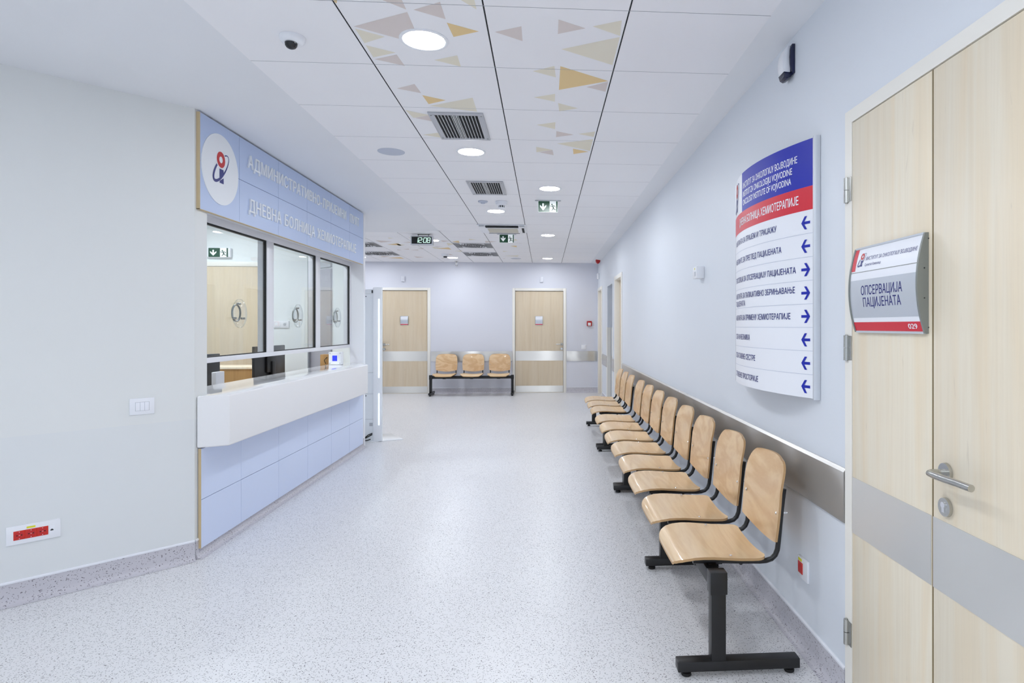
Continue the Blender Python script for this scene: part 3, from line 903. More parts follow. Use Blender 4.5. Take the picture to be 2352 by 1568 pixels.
for t_, y_, h_, w_, z_ in (('АДМИНИСТРАТИВНО-', 4.345, .088, 5.735 - 4.345, 2.458), ('ПРИЈЕМНИ', 5.775, .088, 6.425 - 5.775, 2.458), ('ПУЛТ', 6.555, .088, 6.862 - 6.555, 2.458),
                       ('ДНЕВНА', 4.36, .090, 4.875 - 4.36, 2.158), ('БОЛНИЦА', 4.945, .090, 5.57 - 4.945, 2.158), ('ХЕМИОТЕРАПИЈЕ', 5.635, .090, 6.752 - 5.635, 2.158)):
    b = MB(); text(b, t_, fm, y_, z_, h_, w_, depth=.010, space=1.08, bold=.006); part(b, 'lettering', 'letter', sg)

# inside the booth
b = MB()
dk = thing('booth_desk', 'wood topped desk with two monitors behind the booth window', 'desk', (-2.75, 5.6, 0))
b.box(-3.15, 4.3, .70, -2.40, 6.9, .735, .003); part(b, 'desk_top', 'oak', dk)
for y in (4.35, 6.82):
    b = MB(); b.box(-3.1, y, 0, -2.45, y + .03, .70); part(b, 'side_panel', 'oak', dk)
cbn = thing('booth_cabinet', 'low brown wooden cabinet with a paler top in front of the booth door', 'cabinet', (-3.4, 6.9, 0))
b = MB(); b.box(-3.95, 6.92, 0, -3.05, 7.25, .905); part(b, 'cabinet_body', 'oak', cbn)
b = MB(); b.box(-3.97, 6.905, .905, -3.03, 7.27, .93, .003); part(b, 'cabinet_top', 'maple', cbn)
def monitor(label, x, y, z0, w, h, rot):
    r = thing('computer_monitor', label, 'monitor', (0, 0, 0), 'monitors on the booth desk')
    b = MB()
    b.box(-.014, -w / 2, .09, .012, w / 2, .09 + h, .006); part(b, 'monitor_shell', 'dark_plastic', r)
    b = MB(); b.box(-.016, -w / 2 + .012, .105, -.0135, w / 2 - .012, .078 + h); part(b, 'screen', 'screen', r)
    b = MB(); b.box(.012, -.09, .09 + h * .3, .035, .09, .09 + h * .75, .008); part(b, 'rear_cover', 'black', r)
    b = MB(); b.box(.02, -.03, .008, .05, .03, .09 + h * .6, .004); part(b, 'stand', 'black', r)
    b = MB(); b.box(-.10, -.12, 0, .10, .12, .010, .004); part(b, 'base', 'black', r)
    r.location = (x, y, z0); r.rotation_euler = (0, 0, rot)
    return r
monitor('black computer monitor seen from behind through the gap under the first mullion', -2.62, 6.05, .735, .53, .36, math.radians(-6))
monitor('dark computer monitor half hidden by the white jamb of the booth window', -2.64, 4.79, .735, .54, .33, math.radians(-14))
b = MB(); b.box(-2.46, 4.72, .735, -2.425, 4.84, 1.03, .004)
b.m(1).box(-2.46, 4.838, .74, -2.43, 4.844, 1.025)
single(b, 'desk_phone_stand', ['plastic', 'dark_plastic'], 'small white upright holder beside the dark monitor by the window jamb', 'desk holder')
b = MB()
dv = thing('access_terminal', 'small grey box with a blue lit display standing on the white worktop', 'terminal', (-2.26, 6.82, .958))
b.box(-2.325, 6.80, .958, -2.19, 6.87, 1.092, .004); part(b, 'housing', 'totem', dv)
b = MB(); b.box(-2.285, 6.7985, .995, -2.235, 6.8005, 1.055); part(b, 'display', 'lcd', dv, label='blue lit display')
for x in (-2.31, -2.205):
    for z in (.972, 1.078):
        b = MB(); b.cyl((x, 6.8005, z), (x, 6.798, z), .004, n=10); part(b, 'screw', 'chrome', dv)
b = MB(); b.m(0).box(-2.46, 6.93, .735, -2.355, 7.05, 1.06, .003); b.m(1).tube([(-2.40, 6.925, .96), (-2.405, 6.90, 1.0), (-2.385, 6.925, 1.03)], .004, 8)
single(b, 'wooden_box', ['oak', 'rubber'], 'small brown wooden box with a black cable beside the terminal with the blue display', 'box')
def plate_xz(name, label, cat, x, y, z, w, h, mats='plastic', group=None):
    b = MB(); b.box(x - w / 2, y - .012, z - h / 2, x + w / 2, y, z + h / 2, .003)
    return b
sw = thing('switch_plate', 'white double plate with a round socket seen through the middle booth pane', 'switch', (-3.21, 7.75, 1.35))
b = MB(); b.box(-3.302, 7.735, 1.35, -3.12, 7.75, 1.435, .003); part(b, 'plate', 'plastic', sw)
b = MB(); b.box(-3.292, 7.733, 1.36, -3.215, 7.736, 1.425, .001); part(b, 'rocker', 'white', sw)
b = MB(); b.cyl((-3.168, 7.736, 1.393), (-3.168, 7.732, 1.393), .017, n=20); part(b, 'button', 'grey_plastic', sw)
b = MB(); b.box(-3.32, 7.738, .90, -3.26, 7.75, 1.03, .003)
single(b, 'wall_socket', 'plastic', 'narrow white wall plate behind the black monitor in the booth', 'wall plate')

# exit signs -----------------------------------------------------------
def exit_faces(b, f, w, h):
    """green field with arrow, white field with running figure; f maps (x, y) of a w x h plate"""
    def q(pts):
        return [(x * w, y * h) for x, y in pts]
    def pz(pts):
        return q([((x - 1535) / 440, (845 - y) / 245) for x, y in pts])
    b.m(0).decal(q(rect(0, 0, .59, 1)), f)
    b.m(1).decal(q(rect(.59, 0, .925, 1)), f); b.m(0).decal(q(rect(.925, 0, 1, 1)), f)
    f2 = lambda x, y, o: f(x, y, .0006)
    b.m(1)
    b.decal(pz([(1625, 650), (1625, 735), (1573, 685), (1573, 727), (1643, 812)][::1]), f2)
    b.decal(pz([(1660, 650), (1625, 650), (1643, 812), (1715, 727), (1715, 685), (1660, 735)]), f2)
    b.m(0)
    b.decal(pz(circ(1848, 672, 17, 20)), f2)
    for a, c, r in (((1862, 705), (1880, 750), 13), ((1860, 703), (1832, 718), 7), ((1832, 718), (1808, 704), 7), ((1868, 702), (1905, 705), 7), ((1905, 705), (1922, 735), 7), ((1876, 752), (1864, 785), 9), ((1864, 785), (1838, 812), 8), ((1884, 752), (1896, 786), 9), ((1896, 786), (1938, 794), 8)):
        b.decal(pz(capsule(a, c, r)), f2)
def hung_exit(label, x0, x1, y):
    r = thing('exit_sign', label, 'exit sign', ((x0 + x1) / 2, y, ZC - .122), 'exit signs in the corridor')
    b = MB()
    cx = (x0 + x1) / 2; hw = (x1 - x0) / 2 + .034
    b.prism([(cx + sx * (hw - .022) + .022 * math.cos(a), y + .0 + .022 * math.sin(a), ZC - .006) for sx, lo in ((1, -90), (-1, 90)) for a in [math.radians(lo + 18 * k) for k in range(11)]], (0, 0, .0055))
    part(b, 'ceiling_plate', 'grey_plastic', r)
    b = MB(); b.box(x0, y - .003, ZC - .122, x1, y + .003, ZC - .004); part(b, 'acrylic_panel', 'exit_white', r)
    b = MB(); exit_faces(b, lambda u, v, o: Vector((x0 + .002 + u, y - .0034 - o, ZC - .120 + v)), x1 - x0 - .004, .112)
    part(b, 'pictogram', ['exit_green', 'exit_white'], r)
hung_exit('green exit sign hanging from the ceiling just past the paired ceiling detectors', -.065, .138, 6.40)
hung_exit('smaller looking green exit sign hanging under the white ceiling cassette unit', -.637, -.432, 8.78)
r = thing('exit_sign', 'green exit sign in a white rounded housing above the booth door', 'exit sign', (-3.95, 7.75, 2.2))
b = MB(); b.box(-4.075, 7.70, 2.198, -3.79, 7.75, 2.325, .02, 4); part(b, 'housing', 'plastic', r)
b = MB(); exit_faces(b, lambda u, v, o: Vector((-4.046 + u, 7.699 - o, 2.208 + v)), .228, .108); part(b, 'pictogram', ['exit_green', 'exit_white'], r)

# ------------------------------------------------------------------ ceiling fittings
def downlight(x, y, label, lamp='lamp', z=ZC):
    r = thing('ceiling_downlight', label, 'ceiling light', (x, y, z - .006), 'round white ceiling downlights')
    b = MB()
    b.lathe([(.094, -.004), (.102, -.006), (.110, -.003), (.111, -.0005), (.094, -.0005)], (x, y, z), n=48)
    bmesh.ops.delete(b.bm, geom=[f for f in b.bm.faces if len(f.verts) > 4], context='FACES')
    part(b, 'trim_ring', 'plastic', r)
    b = MB(); n = 40
    b.poly([(x + .0945 * math.cos(-2 * PI * k / n), y + .0945 * math.sin(-2 * PI * k / n), z - .003) for k in range(n)])
    part(b, 'diffuser', lamp, r)
    for f in r.children[-1].data.polygons:
        if f.normal.z > 0:
            f.flip()
for x, y, lb in ((-.549, 2.85, 'large bright round downlight among the printed triangles next to the dome camera'),
              (-.549, 4.65, 'bright round downlight just beyond the first slatted vent'),
              (-.549, 7.03, 'bright round downlight directly past the paired ceiling detectors'),
              (.05, 5.84, 'bright round downlight in front of the nearer hanging exit sign'),
              (.05, 8.84, 'bright round downlight to the side of the ceiling cassette unit'),
              (.06, 11.86, 'small looking round downlight by the far wall, straight above the closed door beside the corner'),
              (-1.749, 11.86, 'round downlight near the hanging chrome sprinkler by the far wall'),
              (-1.70, 9.48, 'round downlight partly hidden behind the hanging digital clock'),
              (-3.47, 11.86, 'round downlight whose edge shows past the end of the blue sign'),
              (-.549, 9.43, 'round downlight hidden in the pattern tiles behind the cassette unit') if False else (-3.47, 9.43, 'round downlight behind the booth out of view')) + tuple((x, y, 'added fill downlight behind the camera, %s' % w) for x, y, w in (  # unseen lamps added to brighten the near end of the corridor
                  (-.549, 1.03, 'nearest of the inner row'), (-.549, -1.37, 'middle of the inner row'), (-.549, -2.57, 'last of the inner row'),
                  (.052, -.17, 'nearest of the outer row'), (.052, -2.57, 'last of the outer row'),
                  (-2.1, -.3, 'nearest of the side bay'), (-2.1, -1.8, 'last of the side bay'), (-3.6, -.3, 'deep in the side bay'), (-3.6, -1.8, 'in the corner of the side bay'))):
    downlight(x, y, lb, z=(ZC if x > -1.45 or y > 8.53 else ZP))
for x, y in ((-3.9, 4.6), (-2.9, 5.9), (-3.9, 6.8)):  # out of view, added to brighten the booth interior
    downlight(x, y, 'added unseen downlight in the booth ceiling %s' % {4.6: 'behind the slanted wall', 5.9: 'over the desk', 6.8: 'over the cabinet'}[y], 'booth_fill', ZP)

def disc_speaker(x, y, label):
    b = MB(); b.lathe([(1e-3, -.004), (.086, -.004), (.098, -.002), (.099, -.0003), (1e-3, -.0003)], (x, y, ZC), n=40)
    single(b, 'ceiling_speaker', 'speaker', label, 'ceiling speaker', 'flat grey ceiling speakers')
disc_speaker(-1.146, 4.69, 'flat grey round ceiling speaker beside the first slatted vent')
disc_speaker(-.55, 11.93, 'flat grey round ceiling speaker near the far wall')

def vent(label, x0, x1, y0, y1):
    r = thing('ceiling_vent', label, 'ceiling vent', ((x0 + x1) / 2, (y0 + y1) / 2, ZC - .01), 'slatted vents in the tiled ceiling')
    fw = .034
    b = MB()
    b.box(x0, y0, ZC - .009, x1, y0 + fw, ZC - .0003, .001); b.box(x0, y1 - fw, ZC - .009, x1, y1, ZC - .0003, .001)
    b.box(x0, y0 + fw, ZC - .009, x0 + fw, y1 - fw, ZC - .0003, .001); b.box(x1 - fw, y0 + fw, ZC - .009, x1, y1 - fw, ZC - .0003, .001)
    part(b, 'vent_frame', 'grille', r)
    b = MB(); b.box(x0 + fw, y0 + fw, ZC - .0012, x1 - fw, y1 - fw, ZC - .0003); part(b, 'dark_duct', 'gap', r)
    b = MB(); n = 13; st = (x1 - x0 - 2 * fw) / n
    for k in range(n + 1):
        x = x0 + fw + st * k
        b.box(x - .0016, y0 + fw, ZC - .010, x + .0016, y1 - fw, ZC - .001)
    for k in (5.5, 6.5):
        x = x0 + fw + st * k
        b.box(x - .003, y0 + fw, ZC - .008, x + .003, y1 - fw, ZC - .002)
    part(b, 'blades', 'blade', r)
    for x in (x0 + .015, x1 - .015):
        for y in (y0 + .04, y1 - .04):
            b = MB(); b.cyl((x, y, ZC - .0105), (x, y, ZC - .008), .005, n=10); part(b, 'screw', 'alu_dark', r)
vent('grey slatted ceiling vent in the tile after the large downlight', -.713, -.377, 3.80, 4.335)
vent('grey slatted ceiling vent just before the paired ceiling detectors', -.705, -.373, 5.58, 6.135)

def swirl(label, x0, y0):
    x1, y1 = x0 + .6, y0 + .6; cx, cy = x0 + .3, y0 + .3
    r = thing('swirl_diffuser', label, 'air diffuser', (cx, cy, ZC - .008), 'square air diffusers with curved dark slots')
    b = MB(); b.box(x0 + .006, y0 + .006, ZC - .006, x1 - .006, y1 - .006, ZC - .0003, .001); part(b, 'diffuser_plate', 'blade', r)
    b = MB()
    f = lambda u, v, o: Vector((cx + u, cy + v, ZC - .0066))
    for s in (-1, 1):
        for k in range(5):
            b.decal(rect(s * (.285 - k * .02) - .006, -.27, s * (.285 - k * .02) + .006, .27), f)
    for rad, cnt, ln in ((.19, 26, .040), (.150, 22, .036), (.108, 16, .032), (.066, 11, .026), (.03, 5, .012)):
        for k in range(cnt):
            a = 2 * PI * k / cnt + .2
            if rad > .1 and min(abs(((a - q + PI) % (2 * PI)) - PI) for q in (PI / 4, 3 * PI / 4, 5 * PI / 4, 7 * PI / 4)) < .12:
                continue
            p = Vector((math.cos(a), math.sin(a))) * rad; t = Vector((math.cos(a + .9), math.sin(a + .9)))
            b.decal(capsule(tuple(p - t * ln), tuple(p + t * ln), .0085, 4), f)
    for k in range(36):
        a = 2 * PI * k / 36; p = Vector((math.cos(a), math.sin(a))) * .238; t = Vector((-math.sin(a - .7), math.cos(a - .7)))
        if abs(p.x) < .17:
            b.decal(capsule(tuple(p - t * .03), tuple(p + t * .03), .009, 4), f)
    part(b, 'slots', 'gap', r)
swirl('square patterned air diffuser nearer of the pair behind the ceiling cassette unit', -1.447, 9.73)
swirl('square patterned air diffuser farther of the pair behind the ceiling cassette unit', -1.447, 10.93)
swirl('square patterned air diffuser beside the clock, nearer one past the blue sign', -3.249, 9.73)
swirl('square patterned air diffuser farther one past the end of the blue sign', -3.249, 10.93)

# cassette air conditioner
ac = thing('ceiling_cassette', 'square white ceiling air conditioner with a beige intake grille', 'air conditioner', (-.545, 8.24, ZC - .04))
b = MB()
x0, x1, y0, y1 = -.865, -.232, 7.93, 8.56
b.prism([(x0, y0, ZC - .001), (x1, y0, ZC - .001), (x1, y1, ZC - .001), (x0, y1, ZC - .001)], (0, 0, -.012), bev=.004)
b.box(x0 + .03, y0 + .03, ZC - .030, x1 - .03, y1 - .03, ZC - .010, .008)
part(b, 'cover_panel', 'plastic', ac)
b = MB(); b.box(-.745, 8.09, ZC - .033, -.352, 8.44, ZC - .028, .002); part(b, 'intake_grille', 'beige', ac, label='beige intake grille')
for q in ((-.76, 7.962, -.337, 8.035), (-.76, 8.495, -.337, 8.525), (-.297, 8.05, -.267, 8.44)):
    b = MB(); b.box(q[0], q[1], ZC - .0315, q[2], q[3], ZC - .029); part(b, 'air_slot', 'gap', ac)
b = MB(); b.box(-.76, 7.957, ZC - .028, -.337, 7.9605, ZC - .014); part(b, 'air_slot', 'gap', ac)
for x in (-.82, -.30):
    b = MB(); b.box(x - .02, 7.932, ZC - .028, x + .04, 7.96, ZC - .012); part(b, 'corner_cap', 'grey_plastic', ac)

# detectors, camera, sprinkler
sd = thing('smoke_detector', 'white stepped smoke detector with a dark slotted neck beside the flat sounder', 'smoke detector', (-.449, 6.48, ZC - .085))
b = MB(); b.lathe([(1e-3, -.045), (.048, -.045), (.058, -.038), (.060, -.028), (.056, -.026), (.062, -.020), (.063, -.003), (.060, -.0005), (1e-3, -.0005)], (-.449, 6.48, ZC), n=36); part(b, 'detector_body', 'plastic', sd)
b = MB(); b.lathe([(1e-3, -.068), (.031, -.068), (.031, -.045), (1e-3, -.045)], (-.449, 6.48, ZC), n=24); part(b, 'slotted_neck', 'dark_plastic', sd)
for k in range(8):
    a = 2 * PI * k / 8
    b = MB(); b.box(-.449 + .031 * math.cos(a) - .003, 6.48 + .031 * math.sin(a) - .003, ZC - .07, -.449 + .031 * math.cos(a) + .003, 6.48 + .031 * math.sin(a) + .003, ZC - .044); part(b, 'neck_rib', 'plastic', sd)
b = MB(); b.lathe([(1e-3, -.080), (.026, -.078), (.034, -.070), (.034, -.066), (1e-3, -.066)], (-.449, 6.48, ZC), n=24); part(b, 'detector_cap', 'plastic', sd)
b = MB(); b.lathe([(1e-3, -.026), (.02, -.026), (.024, -.016), (.044, -.014), (.050, -.010), (.050, -.0005), (1e-3, -.0005)], (-.643, 6.48, ZC), n=32)
single(b, 'ceiling_sounder', 'speaker', 'small flat pale sensor on the ceiling beside the smoke detector', 'ceiling sensor')
b = MB(); b.m(0).lathe([(1e-3, -.045), (.05, -.045), (.062, -.036), (.066, -.02), (.07, -.004), (.07, -.0005), (1e-3, -.0005)], (-1.79, 11.25, ZC), n=30)
b.m(1).lathe([(1e-3, -.07), (.03, -.068), (.034, -.045), (1e-3, -.045)], (-1.79, 11.25, ZC), n=20)
single(b, 'smoke_detector', ['plastic', 'dark_plastic'], 'white smoke detector with dark tip near the chrome sprinkler', 'smoke detector')
sp = thing('sprinkler_head', 'small chrome sprinkler hanging from the ceiling by the far wall', 'sprinkler', (-1.765, 12.5, ZC - .10))
b = MB(); b.lathe([(1e-3, -.006), (.03, -.006), (.042, -.001), (.042, -.0004), (1e-3, -.0004)], (-1.765, 12.5, ZC), n=24); part(b, 'escutcheon', 'nickel', sp)
b = MB(); b.cyl((-1.765, 12.5, ZC - .006), (-1.765, 12.5, ZC - .05), .011, n=14); part(b, 'sprinkler_pipe', 'nickel', sp)
b = MB(); b.tube([(-1.785, 12.5, ZC - .05), (-1.79, 12.5, ZC - .075), (-1.765, 12.5, ZC - .095)], .004, 8); b.tube([(-1.745, 12.5, ZC - .05), (-1.74, 12.5, ZC - .075), (-1.765, 12.5, ZC - .095)], .004, 8); b.cyl((-1.765, 12.5, ZC - .095), (-1.765, 12.5, ZC - .099), .02, n=16); b.box(-1.788, 12.496, ZC - .054, -1.742, 12.504, ZC - .046)
part(b, 'deflector', 'nickel', sp)
cv = thing('dome_camera', 'small white dome security camera on the ceiling tile', 'security camera', (-1.137, 2.86, ZC - .06))
b = MB(); b.lathe([(1e-3, -.036), (.030, -.036), (.044, -.030), (.053, -.018), (.055, -.006), (.055, -.0005), (1e-3, -.0005)], (-1.137, 2.86, ZC), n=40); part(b, 'housing', 'plastic', cv)
b = MB(); b.lathe([(1e-3, -.062), (.010, -.0605), (.019, -.056), (.025, -.048), (.027, -.036), (1e-3, -.034)], (-1.137, 2.845, ZC), n=28); part(b, 'lens_dome', 'screen', cv)

# hanging digital clock
ck = thing('digital_clock', 'hanging digital clock reading 12:08 in a grey case', 'clock', (-1.74, 8.88, 2.52))
cx0, cx1, cz0, cz1, cy0 = -1.888, -1.578, 2.522, 2.652, 8.82
b = MB(); b.box(cx0, cy0, cz0, cx1, cy0 + .09, cz1, .008, 3); part(b, 'clock_case', 'alu', ck)
b = MB(); b.box(cx0 + .016, cy0 - .002, cz0 + .016, cx1 - .016, cy0 + .004, cz1 - .016); part(b, 'clock_face', 'clock_face', ck)
b = MB(); b.box(-1.80, cy0 + .03, ZC - .008, -1.63, cy0 + .08, ZC - .0005); b.cyl((-1.79, cy0 + .05, cz1 - .002), (-1.79, cy0 + .05, ZC - .006), .007, n=10); b.cyl((-1.645, cy0 + .05, cz1 - .002), (-1.645, cy0 + .05, ZC - .006), .007, n=10)
part(b, 'ceiling_bracket', 'alu_dark', ck)
b = MB()
SEG = {'0': 'abcdef', '1': 'bc', '2': 'abged', '8': 'abcdefg'}
def digit(ch, ox, w=.036, h=.066):
    sl = .12
    def pt(u, v):
        return (ox + u * w + v * h * sl, v * h)
    pos = {'a': ((0, 1), (1, 1)), 'b': ((1, 1), (1, .5)), 'c': ((1, .5), (1, 0)), 'd': ((0, 0), (1, 0)), 'e': ((0, 0), (0, .5)), 'f': ((0, .5), (0, 1)), 'g': ((0, .5), (1, .5))}
    for q in SEG[ch]:
        a, c = pos[q]; b.decal(capsule(pt(*a), pt(*c), .0046, 3), lambda u, v, o: Vector((cx0 + .080 + u, cy0 - .0026, cz0 + .033 + v)))
digit('1', -.015); digit('2', .036); digit('0', .100); digit('8', .152)
for v in (.018, .044):
    b.decal(circ(.086 + v * .12, v, .0045, 10), lambda u, w, o: Vector((cx0 + .080 + u, cy0 - .0026, cz0 + .033 + w)))
part(b, 'digits', 'digit', ck, label='glowing white digits')

# ------------------------------------------------------------------ right wall fittings
# curved directory board
dw = 1.0; dphi = math.radians(24); dR = dw / 2 / math.sin(dphi); dyc = 2.412 + dw / 2
T0 = 0.13
def arc(t, out=0.0):
    a = dphi * (1 - 2 * t)
    return Vector((1.09 - ((dR + out) * math.cos(a) - dR * math.cos(dphi)), dyc + (dR + out) * math.sin(a), 0))
Z0, Z1 = 1.078, 2.135; U = (Z1 - Z0) / 11
def dmap(u, v, o):
    """u metres along the board from its far end, v metres from its bottom"""
    p = arc(T0 + u * (1 - T0) / DWID, .0006 + o); p.z = Z0 + v; return p
DWID = 2 * dphi * dR * (1 - T0)
dr = thing('directory_board', 'tall curved directory board with blue and red header and blue arrows on the wall', 'directory sign', (1.0, 2.9, Z0))
ns = 40
ts = [T0 + (1 - T0) * k / ns for k in range(ns + 1)]
b = MB()
fr = [arc(t) for t in ts]; bk = [arc(t, -.004) for t in ts]
ring = fr + bk[::-1]
b.prism([Vector((p.x, p.y, Z0)) for p in ring], (0, 0, Z1 - Z0)); part(b, 'board', 'white', dr, sharp=20)
def band(b, u0, u1, v0, v1, n=24, o=0.0):
    b.grid([[dmap(u0 + (u1 - u0) * k / n, v, o) for k in range(n + 1)] for v in (v0, v1)])
def t2u(t):
    return (t - T0) / (1 - T0) * DWID
b = MB(); band(b, t2u(.40), DWID, 9 * U, 11 * U); part(b, 'blue_header', 'blue', dr)
b = MB(); band(b, 0, DWID, 8 * U, 9 * U); part(b, 'red_header', 'red', dr)
b = MB()
for k in range(1, 8):
    band(b, 0, DWID, k * U - .0009, k * U + .0009, o=.0002)
part(b, 'row_lines', 'line', dr)
b = MB()
fm = lambda u, v, o: dmap(u, v, .0006 + o)
for s, tb, te in (('ИНСТИТУТ ЗА ОНКОЛОГИЈУ ВОЈВОДИНЕ', 10.15, .908), ('INSTITUT ZA ONKOLOGIJU VOJVODINE', 9.72, .878), ('ONCOLOGY INSTITUTE OF VOJVODINA', 9.29, .872)):
    b = MB(); text(b, s, fm, t2u(.42), tb * U, .029, t2u(te) - t2u(.42), bold=.012); part(b, 'header_line', 'white', dr)
b = MB()
text(b, 'ДНЕВНА БОЛНИЦА ХЕМИОТЕРАПИЈЕ', fm, t2u(.345), 8.32 * U, .036, t2u(.915) - t2u(.345), bold=.02)
part(b, 'header_line', 'white', dr)
b = MB()
for s, row, dy, te in (('АМБУЛАНТА ЗА ПРИЈЕМ И ТРИЈАЖУ', 7, .36, .775), ('АМБУЛАНТЕ ЗА ПРЕГЛЕД ПАЦИЈЕНАТА', 6, .36, .81), ('ПРОСТОРИЈА ЗА ОПСЕРВАЦИЈУ ПАЦИЈЕНАТА', 5, .36, .90), ('АМБУЛАНТА ЗА ПАЛИЈАТИВНО ЗБРИЊАВАЊЕ', 4, .50, .895), ('ПАЦИЈЕНАТА', 4, .10, .455), ('АМБУЛАНТА ЗА ПРИМЕНУ ХЕМИОТЕРАПИЈЕ', 3, .36, .868), ('СОБА НАЧЕЛНИКА', 2, .36, .525), ('СОБА ГЛАВНЕ СЕСТРЕ', 1, .36, .59), ('СЛУЖБЕНЕ ПРОСТОРИЈЕ', 0, .36, .62)):
    b = MB(); text(b, s, fm, t2u(.225), (row + dy) * U, .0265, t2u(te) - t2u(.225), bold=.014); part(b, 'text_line', 'navy', dr)
for row, dirn in ((7, -1), (6, -1), (5, 1), (4, 1), (3, 1), (2, -1), (1, -1), (0, -1)):
    b = MB(); uc = t2u(.954); vc = (row + .47) * U
    L_, H_ = .024, .027
    def ap(pts):
        return [(uc + dirn * x, vc + y) for x, y in pts]
    for o, pts in ((0, [(-L_, -.0056), (L_ - .008, -.0056), (L_ - .008, .0056), (-L_, .0056)]), (.0003, [(L_, 0), (.005, H_), (-.008, H_), (L_ - .013, 0)]), (.0003, [(L_, 0), (L_ - .013, 0), (-.008, -H_), (.005, -H_)])):
        b.poly([dmap(u, v, .0006 + o) for u, v in ap(pts)])
    part(b, 'arrow', 'blue', dr)
b = MB(); emblem(b, fm, (t2u(.265)), 10.35 * U, .15, 0, 1); part(b, 'emblem', ['emblem_red', 'navy'], dr)
b = MB(); b.prism([(1.106, 2.397, Z0 - .004), (1.088, 2.397, Z0 - .004), (1.081, 2.401, Z0 - .004), (1.081, 2.411, Z0 - .004), (1.086, 2.415, Z0 - .004), (1.106, 2.415, Z0 - .004)], (0, 0, Z1 - Z0 + .008)); part(b, 'side_profile', 'alu', dr)
e = arc(T0)
b = MB(); b.box(e.x - .001, e.y - .004, Z0 - .002, e.x + .014, e.y + .006, Z1 + .002); b.box(e.x + .004, e.y - .12, Z0 + .05, WR - .001, e.y - .02, Z1 - .05); part(b, 'side_profile', 'alu', dr)

# door name plates: local x right, z up, front = -y, bowed from top to bottom
def name_plate(label, w, h, bulge, loc, rot, detailed, cat='door sign', group='curved name plates on doors'):
    r = thing('name_plate', label, cat, (0, 0, 0), group)
    R = (h * h / 4 + bulge * bulge) / (2 * bulge); y_edge = -.008 * (h / .295)
    phi = math.asin(h / 2 / R)
    def surf(x, z, o=0.0):
        a = phi * (2 * z / h - 1)
        return Vector((x, y_edge - ((R + o) * math.cos(a) - R * math.cos(phi)), h / 2 + (R + o) * math.sin(a)))
    n = 18
    prof = [surf(0, h * k / n) for k in range(n + 1)]
    b = MB(); b.prism([(0, p.y, p.z) for p in prof] + [(0, 0, h), (0, 0, 0)], (w, 0, 0)); part(b, 'plate_body', 'white', r, sharp=20)
    cw = .006 * (w / .4) + .002
    for x in (-cw, w):
        b = MB(); b.prism([(x, surf(0, h * k / n, .003).y, surf(0, h * k / n, .003).z) for k in range(n + 1)] + [(x, 0, h + .002), (x, 0, -.002)], (cw, 0, 0))
        cp = part(b, 'end_cap', 'alu_dark', r, sharp=20)
        if detailed and x > 0:
            for fr_ in (.05, .35, .65, .95):
                q = surf(0, h * fr_, -.006); b = MB(); b.cyl((x + cw - .0005, max(q.y * .55, q.y + .006), q.z), (x + cw + .001, max(q.y * .55, q.y + .006), q.z), .002, n=8); part(b, 'cap_screw', 'dark_plastic', cp)
    for z in (0, h):
        q = surf(0, z); b = MB(); b.box(0, q.y - .003, z - .003, w, 0, z + .003); part(b, 'rail', 'alu', r)
    def strip(b, x0, x1, f0, f1, o=.0004, k=8):
        b.grid([[surf(x, h * (f0 + (f1 - f0) * i / k), o) for x in (x0, x1)] for i in range(k + 1)])
    b = MB(); strip(b, 0, w, .17, .61); part(b, 'silver_band', 'silver', r)
    b = MB(); strip(b, 0, w, .015, .118); part(b, 'red_band', 'red', r)
    b = MB(); strip(b, 0, w, .698, .706); part(b, 'divider_line', 'alu_dark', r)
    f = lambda u, v, o: surf(u, v, .0007 + o)
    if detailed:
        b = MB(); strip(b, .002, .026, .72, .985); part(b, 'red_square', 'red', r)
        b = MB(); emblem(b, f, .060, .254, .047, 0, 1); part(b, 'emblem', ['emblem_red', 'navy'], r)
        b = MB(); text(b, 'ИНСТИТУТ ЗА ОНКОЛОГИЈУ ВОЈВОДИНЕ', f, .085, .238, .0125, .285)
        part(b, 'text_line', 'navy', r)
        for t_, a_ in (('Сремска Каменица', (.084, .219, .0095, .098)), ('ОПСЕРВАЦИЈА', (.193, .124, .030, .238, 1.0, 'C', .012)), ('ПАЦИЈЕНАТА', (.193, .085, .030, .218, 1.0, 'C', .012))):
            b = MB(); text(b, t_, f, *a_); part(b, 'text_line', 'navy', r)
        b = MB(); text(b, '029', f, .315, .0125, .0155, .045, bold=.02); part(b, 'door_number', 'white', r)
    else:
        b = MB()
        b.decal(rect(w * .04, h * .87, w * .10, h * .97), f); b.decal(rect(w * .18, h * .88, w * .9, h * .91), f)
        b.decal(rect(w * .14, h * .34, w * .46, h * .42), f); b.decal(rect(w * .52, h * .34, w * .86, h * .42), f)
        part(b, 'lettering', 'line', r)
    r.location = loc; r.rotation_euler = (0, 0, rot)
    return r
name_plate('curved white, silver and red name plate numbered 029 on the large door', .383, .286, .024, (WR - .0105, 2.076, 1.352), -PI / 2, True)
name_plate('small curved name plate on the far door behind the white light pillar', .150, .178, .016, (-2.918, YB + .0115, 1.398), 0, False)
name_plate('small curved name plate on the far door whose handle is towards the corner', .146, .178, .016, (-.185, YB + .0115, 1.398), 0, False)

